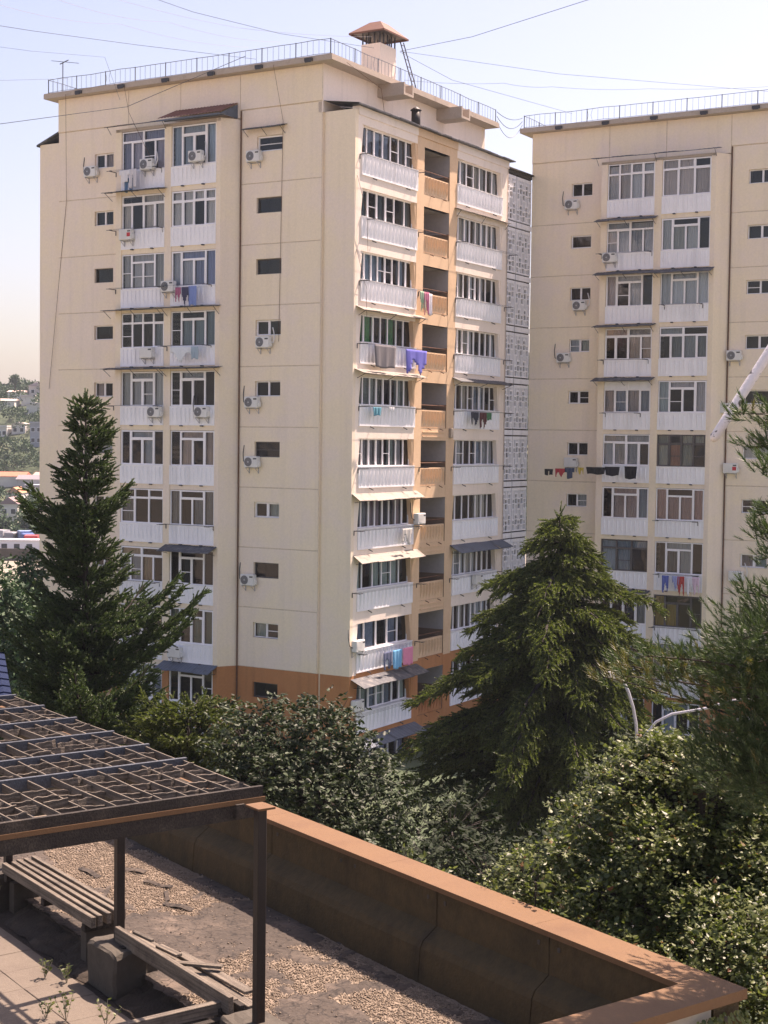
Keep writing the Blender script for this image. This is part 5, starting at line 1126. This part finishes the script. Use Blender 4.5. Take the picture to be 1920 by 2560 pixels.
# ivy on the near wall of the terrace building
r = np.random.default_rng(77); n = 900; bb = r.uniform(-2.6, -.05, n); zz = 16.05 - r.exponential(.35, n) * (.4 + .6 * (np.sin(bb * 5) > -.2)); pos = np.array([list(tl(.01 + .04 * q, x, z)) for q, x, z in zip(r.random(n), bb, zz)])
V, F = scatter(HEART[0], HEART[1], pos, np.tile([math.cos(TR) * .3, math.sin(TR) * .3, -1.], (n, 1)) + r.normal(0, .4, (n, 3)), r.uniform(.035, .075, n), up=np.tile([-math.cos(TR), -math.sin(TR), 0], (n, 1)) + r.normal(0, .3, (n, 3)))
o = link('ivy', np_mesh('ivy', V, F, ['vine_leaf'])); tag(o, 'ivy creeping over the pale wall below the coping corner', 'ivy', kind='stuff')

# ================================================================== STREET LAMP, WHITE BOOM
D = 37.; s = D / FPX; ft = at(1592, 2000, D); g0 = ground_z(ft[0], ft[1]); LP = empty('street_lamp', (ft[0], ft[1], g0), 0, 'grey steel street lamp with two curved arms among the trees', 'street lamp')
rel = lambda x, y, D=D: tuple(np.array(at(x, y, D)) - np.array([ft[0], ft[1], g0]))
b = MB(); b.tube([(0, 0, -.5), (0, 0, rel(1592, 1960)[2])], [.11, .085], 10); b.build('post', 'galv', LP, True)
b = MB(); b.tube([rel(1591, 1965), rel(1593, 1860), rel(1590, 1810), rel(1583, 1770), rel(1571, 1730), rel(1560, 1705)], .040, 8); a1 = b.build('arm', 'galv', LP, True)
b = MB(); b.tube([rel(1596, 1965), rel(1600, 1890), rel(1612, 1840), rel(1640, 1805), rel(1680, 1785), rel(1760, 1772), rel(1830, 1752), rel(1870, 1745)], .036, 8); a2 = b.build('arm', 'galv', LP, True)
for q, dr in ((rel(1558, 1700), Vector((-.25, -.2, .12))), (rel(1872, 1744), Vector((1, .1, .12)))):
    b = MB(); dr = dr.normalized(); P0 = Vector(q); b.tube([P0 - dr * .05, P0 + dr * .12, P0 + dr * .38, P0 + dr * .62], [.05, .10, .12, .05], 10); b.build('lamp_head', 'galv', LP, True)
D = 15.; e0, e1 = at(1786, 1094, D), at(1945, 845, D + .25); dv = unit(e1 - e0); far = e1 + dv * 3.0
BMo = empty('white_boom', (far[0], far[1], ground_z(far[0], far[1])), 0, 'white painted steel boom with flaking rust slanting in from the right edge', 'boom'); org = np.array([far[0], far[1], ground_z(far[0], far[1])])
b = MB(); n = 14; b.tube([tuple(e0 - dv * .035 - org), tuple(e0 - org)] + [tuple(e0 + dv * t - org) for t in np.linspace(.25, np.linalg.norm(far - e0), n)], [.03, .048] + [.050] * n, 14); b.build('boom_tube', 'pole_white', BMo, True)
b = MB(); b.tube([(0, 0, 0), tuple(far - org + np.array([0, 0, .3]))], [.10, .07], 10); b.build('mast', 'galv', BMo, True)

# ================================================================== FAR LEFT: VALLEY, HOUSES, HILLSIDE
HOUSES = []
def house(name, x, y, D, wpx, hpx, roofc, wallc, label, kind='gable', dp=7., yaw=.0, base_y=None):
    for D in np.arange(285, 620, 2.):
        q = at(x, y + hpx * 1.5, D)
        if q[2] <= ground_z(q[0], q[1]) + .1: break
    p = at(x, y, D); s = D / FPX; W, H = wpx * s, hpx * s; g = ground_z(p[0], p[1]); top = p[2]; h = min(9.5, max(3.5, top - g))
    HOUSES.append((p[0], p[1], W)); e = empty(name, (p[0], p[1], g), yaw, label, 'house', 'houses in the valley and on the hill')
    wall_h = h - min(H * .4, h * .45)
    b = MB(); b.box(-W / 2, W / 2, 0, dp, -1, wall_h); o = b.build('wall', 'ivory_house', e); o.color = (*wallc, 1)
    b = MB()
    if kind == 'gable':
        b.prism([(-W * .56, -.4, wall_h), (W * .56, -.4, wall_h), (0, -.4, h)], (0, dp + .8, 0))
    elif kind == 'side':
        b.prism([(-W * .55, -.5, wall_h), (-W * .55, dp / 2, h), (-W * .55, dp + .5, wall_h)], (W * 1.1, 0, 0))
    else: b.box(-W * .53, W * .53, -.4, dp + .4, wall_h, wall_h + .5)
    o = b.build('roof', 'ivory_house', e); o.color = (*roofc, 1)
    nf = max(1, int(wall_h / 3.2)); nw = max(2, int(W / 2.6))
    for f in range(min(nf, 4)):
        for k in range(nw):
            cx_ = -W / 2 + W * (k + .5) / nw; zz = wall_h - 2.4 - 3.0 * f
            if zz < .5: continue
            wdw = MB(); wdw.box(cx_ - .6, cx_ + .6, -.05, .1, zz, zz + 1.3); wo = wdw.build('window', 'pvc', e); pn = MB(); pn.box(cx_ - .5, cx_ + .5, -.08, -.055, zz + .1, zz + 1.2); pn.build('pane', 'ac_grille', wo)
    return e
WH = (.70, .66, .60); RO = (.50, .17, .10); GR = (.22, .20, .22); PK = (.50, .30, .26)
HS = [('house', 25, 935, 520, 62, 22, (.42, .32, .30), (.62, .58, .55), 'pale house on the hill crest at far left', 'flat'), ('house', 92, 955, 515, 40, 26, (.40, .33, .34), (.60, .55, .52), 'gabled hill house nearest the left block edge', 'gable'),
      ('house', 40, 983, 490, 42, 12, (.60, .45, .40), WH, 'long low pale house on the upper hillside', 'side'), ('house', 70, 993, 480, 34, 14, (.55, .50, .48), WH, 'small white house below the long low house', 'flat'), ('house', 14, 1003, 470, 44, 14, (.58, .46, .42), WH, 'house with pinkish roof at left hillside edge', 'side'),
      ('house', 84, 1013, 455, 36, 14, (.66, .62, .60), WH, 'white roofed house on the middle hillside', 'flat'), ('house', 90, 1028, 440, 30, 60, (.40, .40, .42), (.36, .37, .40), 'grey concrete house under construction on the hill', 'flat'), ('house', 46, 1066, 420, 34, 12, (.52, .45, .42), (.66, .64, .62), 'small house half hidden in hillside trees', 'gable'),
      ('house', 4, 1058, 430, 26, 24, (.60, .58, .56), WH, 'white house at the left edge above the wood', 'flat'),
      ('house', 22, 1180, 362, 76, 26, RO, WH, 'house with broad orange red roof below the wood', 'side'), ('house', 72, 1188, 352, 60, 26, GR, (.5, .46, .44), 'house with dark grey purple roof beside the red roof', 'side'), ('house', 98, 1184, 356, 30, 20, PK, WH, 'pinkish roofed house against the left block edge', 'side'),
      ('house', 34, 1218, 330, 40, 36, (.52, .25, .14), (.72, .70, .68), 'tall narrow house with orange gable roof', 'gable'), ('house', 22, 1243, 320, 44, 42, (.26, .18, .18), (.74, .70, .66), 'white gabled house with dark roof in front', 'gable'), ('house', 82, 1225, 335, 44, 14, (.34, .36, .40), (.60, .66, .66), 'low pale teal walled building behind the tree', 'flat')]
for h in HS: house(h[0], h[1], h[2], h[3], h[4], h[5], h[6], h[7], h[8], h[9])
def far_tree(x, y, D, rpx, label, seed):
    p = at(x, y, D); s = D / FPX * rpx; g = ground_z(p[0], p[1])
    broadleaf('broadleaf_tree', label, (p[0], p[1], min(g, p[2] - 2)), [(p[0], p[1], p[2], s, s, s), (p[0] + s * .6, p[1], p[2] - s * .5, s * .8, s * .8, s * .7), (p[0] - s * .6, p[1], p[2] - s * .6, s * .8, s * .8, s * .8)], 150, 6, .85, 'far_leaf', LEAF, seed, -.1, (), .3)
far_tree(75, 1300, 305, 26, 'dark rounded tree beside the white gabled house', 101); far_tree(85, 1345, 300, 18, 'lower dark tree above the car park', 102); far_tree(10, 1315, 300, 16, 'small tree at left edge before the white house', 103); far_tree(35, 1335, 296, 14, 'bush below the white gabled house', 104); far_tree(38, 948, 512, 5, 'slim dark cypress on the hill crest', 105)
# the wooded hillside reads as one mass
pos, size = [], []; r = np.random.default_rng(31)
for gx_ in np.arange(-330, 260, 6.4):
    for gy_ in np.arange(338, 640, 6.4):
        x, y = gx_ + r.uniform(-2.6, 2.6), gy_ + r.uniform(-2.6, 2.6); 
        if any(abs(x - hx * y / hy) < hw / 2 + .5 and hy - 13 < y < hy + 9 for hx, hy, hw in HOUSES): continue
        pos.append((x, y, ground_z(x, y) + r.uniform(.5, 3.0))); size.append(r.uniform(2.4, 4.8))
pos = np.array(pos); size = np.array(size); PV, PD, PS = [], [], []
near = np.abs(np.arctan2(pos[:, 0], pos[:, 1]) + R(14)) < R(6)
for p, s_, nr in zip(pos, size, near):
    n = 230 if nr else 26; d = unit(r.normal(size=(n, 3))); d[:, 2] = np.abs(d[:, 2]) * .9 - .1; PV.append(p + d * s_ * r.uniform(.75, 1.1, (n, 1))); PD.append(d + r.normal(0, .7, (n, 3))); PS.append(np.full(n, .85 if nr else 2.6) * r.uniform(.7, 1.2, n))
V, F = scatter(LEAF[0], LEAF[1], np.concatenate(PV), np.concatenate(PD), np.concatenate(PS)); tag(link('wood', np_mesh('wood', V, F, ['far_leaf'])), 'green wooded hillside behind the houses', 'wood', kind='stuff')
# car park strip with wall and trucks
p0, p1 = at(-60, 1362, 296), at(140, 1352, 298); b = MB(); b.face([(p0[0], 262, .45), (p1[0] + 6, 262, .45), (p1[0] + 6, 300, .45), (p0[0], 300, .45)]); tag(b.build('car_park', 'concrete'), kind='structure')
b = MB(); b.box(p0[0], p1[0] + 5, 258, 258.4, 0, 2.2); tag(b.build('boundary_wall', 'concrete'), 'long grey wall in front of the car park', 'wall')
b = MB()
for k in range(40): x = p0[0] + (p1[0] + 5 - p0[0]) * k / 39; b.box(x - .05, x + .05, 300, 300.1, 0, 1.8)
b.box(p0[0], p1[0] + 5, 300.02, 300.08, 1.6, 1.75); b.box(p0[0], p1[0] + 5, 300.02, 300.08, .9, 1.0); tag(b.build('fence', 'pvc'), 'pale fence along the back of the car park', 'fence')
def truck(x, y, cab, box, label, yaw=0, ln=6.5):
    e = empty('truck', (x, y, .45), yaw, label, 'truck', 'parked trucks')
    b = MB(); b.cbox(-1.15, 1.15, 0, 2.0, .6, 2.7, .18); c = b.build('cab', 'paint_any', e); c.color = (*cab, 1)
    w_ = MB(); w_.box(-.95, .95, -.02, .05, 1.65, 2.35); w_.build('windscreen', 'ac_grille', c)
    for sx in (-.8, .8): h_ = MB(); h_.cbox(sx - .18, sx + .18, -.05, .04, .95, 1.2, .02); h_.build('headlight', 'pvc', c)
    b = MB(); b.box(-1.2, 1.2, 2.15, ln, 1.0, 3.0); o = b.build('cargo_box', 'paint_any', e); o.color = (*box, 1)
    b = MB(); b.box(-.9, .9, .2, ln, .55, .95); b.build('chassis', 'dark_metal', e)
    for yy in (1.0, ln - 1.2):
        for sx in (-1.0, 1.0): b = MB(); b.tube([(sx - .14, yy, .48), (sx + .14, yy, .48)], .48, 14); b.build('wheel', 'dark_metal', e)
t_ = at(74, 1380, 270); truck(t_[0], 270, (.32, .03, .03), (.36, .05, .05), 'red truck facing the camera in the car park', .15)
t_ = at(84, 1366, 288); truck(t_[0], 284, (.08, .14, .35), (.20, .28, .45), 'blue truck behind the red truck', .4, 5.5)
t_ = at(40, 1366, 288); truck(t_[0], 288, (.3, .3, .32), (.4, .4, .42), 'grey truck left of the blue truck', 1.2, 5.5)
t_ = at(32, 1385, 266); e = empty('cabin', (t_[0], 266, .45), 0, 'long white flat roofed cabin beside the red truck', 'cabin'); b = MB(); b.box(-5.2, 4.8, 0, 3, 0, 2.6); b.build('wall', 'pvc', e); b = MB(); b.box(-5.4, 5, -.2, 3.2, 2.6, 2.75); b.build('roof', 'white_paint', e)
for k in range(4): b = MB(); b.box(-4.2 + 2.2 * k, -3.2 + 2.2 * k, -.04, .02, 1.1, 2.0); b.build('window', 'ac_grille', e)
# blue tiled roof at the left edge
D = 31.; c = at(-238, 1640, D); g0 = ground_z(c[0], c[1]); e = empty('pavilion', (c[0], c[1], g0), R(20), 'small pavilion with a dark blue metal tile roof at left edge', 'pavilion')
zt = c[2] - g0; b = MB(); b.box(-1.6, 1.4, -1.4, 1.6, -.5, zt - .95); b.build('wall', 'ivory_wall', e)
b = MB(); n = 26; rows = 9
for sd in (-1, 1):
    for i in range(n):
        for j in range(rows):
            x0, x1 = -2.0 + 4.0 * i / n, -2.0 + 4.0 * (i + 1) / n; hh = .03 * (1 if i % 2 else 0); h2 = .03 * (0 if i % 2 else 1); y0, y1 = 2.0 * (1 - j / rows), 2.0 * (1 - (j + 1) / rows); z0, z1 = zt - .95 + .95 * j / rows, zt - .95 + .95 * (j + 1) / rows
            b.face([(x0, sd * y0, z0 + hh), (x1, sd * y0, z0 + h2), (x1, sd * y1, z1 + h2 - .03), (x0, sd * y1, z1 + hh - .03)]); b.face([(x0, sd * y1, z1 + hh - .03), (x1, sd * y1, z1 + h2 - .03), (x1, sd * y1, z1 + h2), (x0, sd * y1, z1 + hh)])
b.build('roof', 'roof_tile_blue', e)
for sd in (-1, 1): b = MB(); b.prism([(sd * 1.95, -1.9, zt - .98), (sd * 1.95, 1.9, zt - .98), (sd * 1.95, 0, zt - .06)], (.03, 0, 0)); b.build('gable', 'ivory_wall', e)

# ================================================================== HAZE
HZ = .00018
hm = bpy.data.materials.new('haze'); hm.use_nodes = True; hn = hm.node_tree; hn.nodes.remove(hn.nodes['Principled BSDF'])
pv_ = hn.nodes.new('ShaderNodeVolumePrincipled'); pv_.inputs['Density'].default_value = HZ; pv_.inputs['Color'].default_value = (.76, .85, .98, 1); pv_.inputs['Anisotropy'].default_value = .2
hn.links.new(pv_.outputs[0], hn.nodes['Material Output'].inputs['Volume'])
MATS['haze'] = hm
b = MB(); b.box(-2700, 2700, -2640, 2700, -3, 72); hz = b.build('haze', 'haze'); tag(hz, 'thin pale summer haze over the whole place', 'haze', kind='stuff')
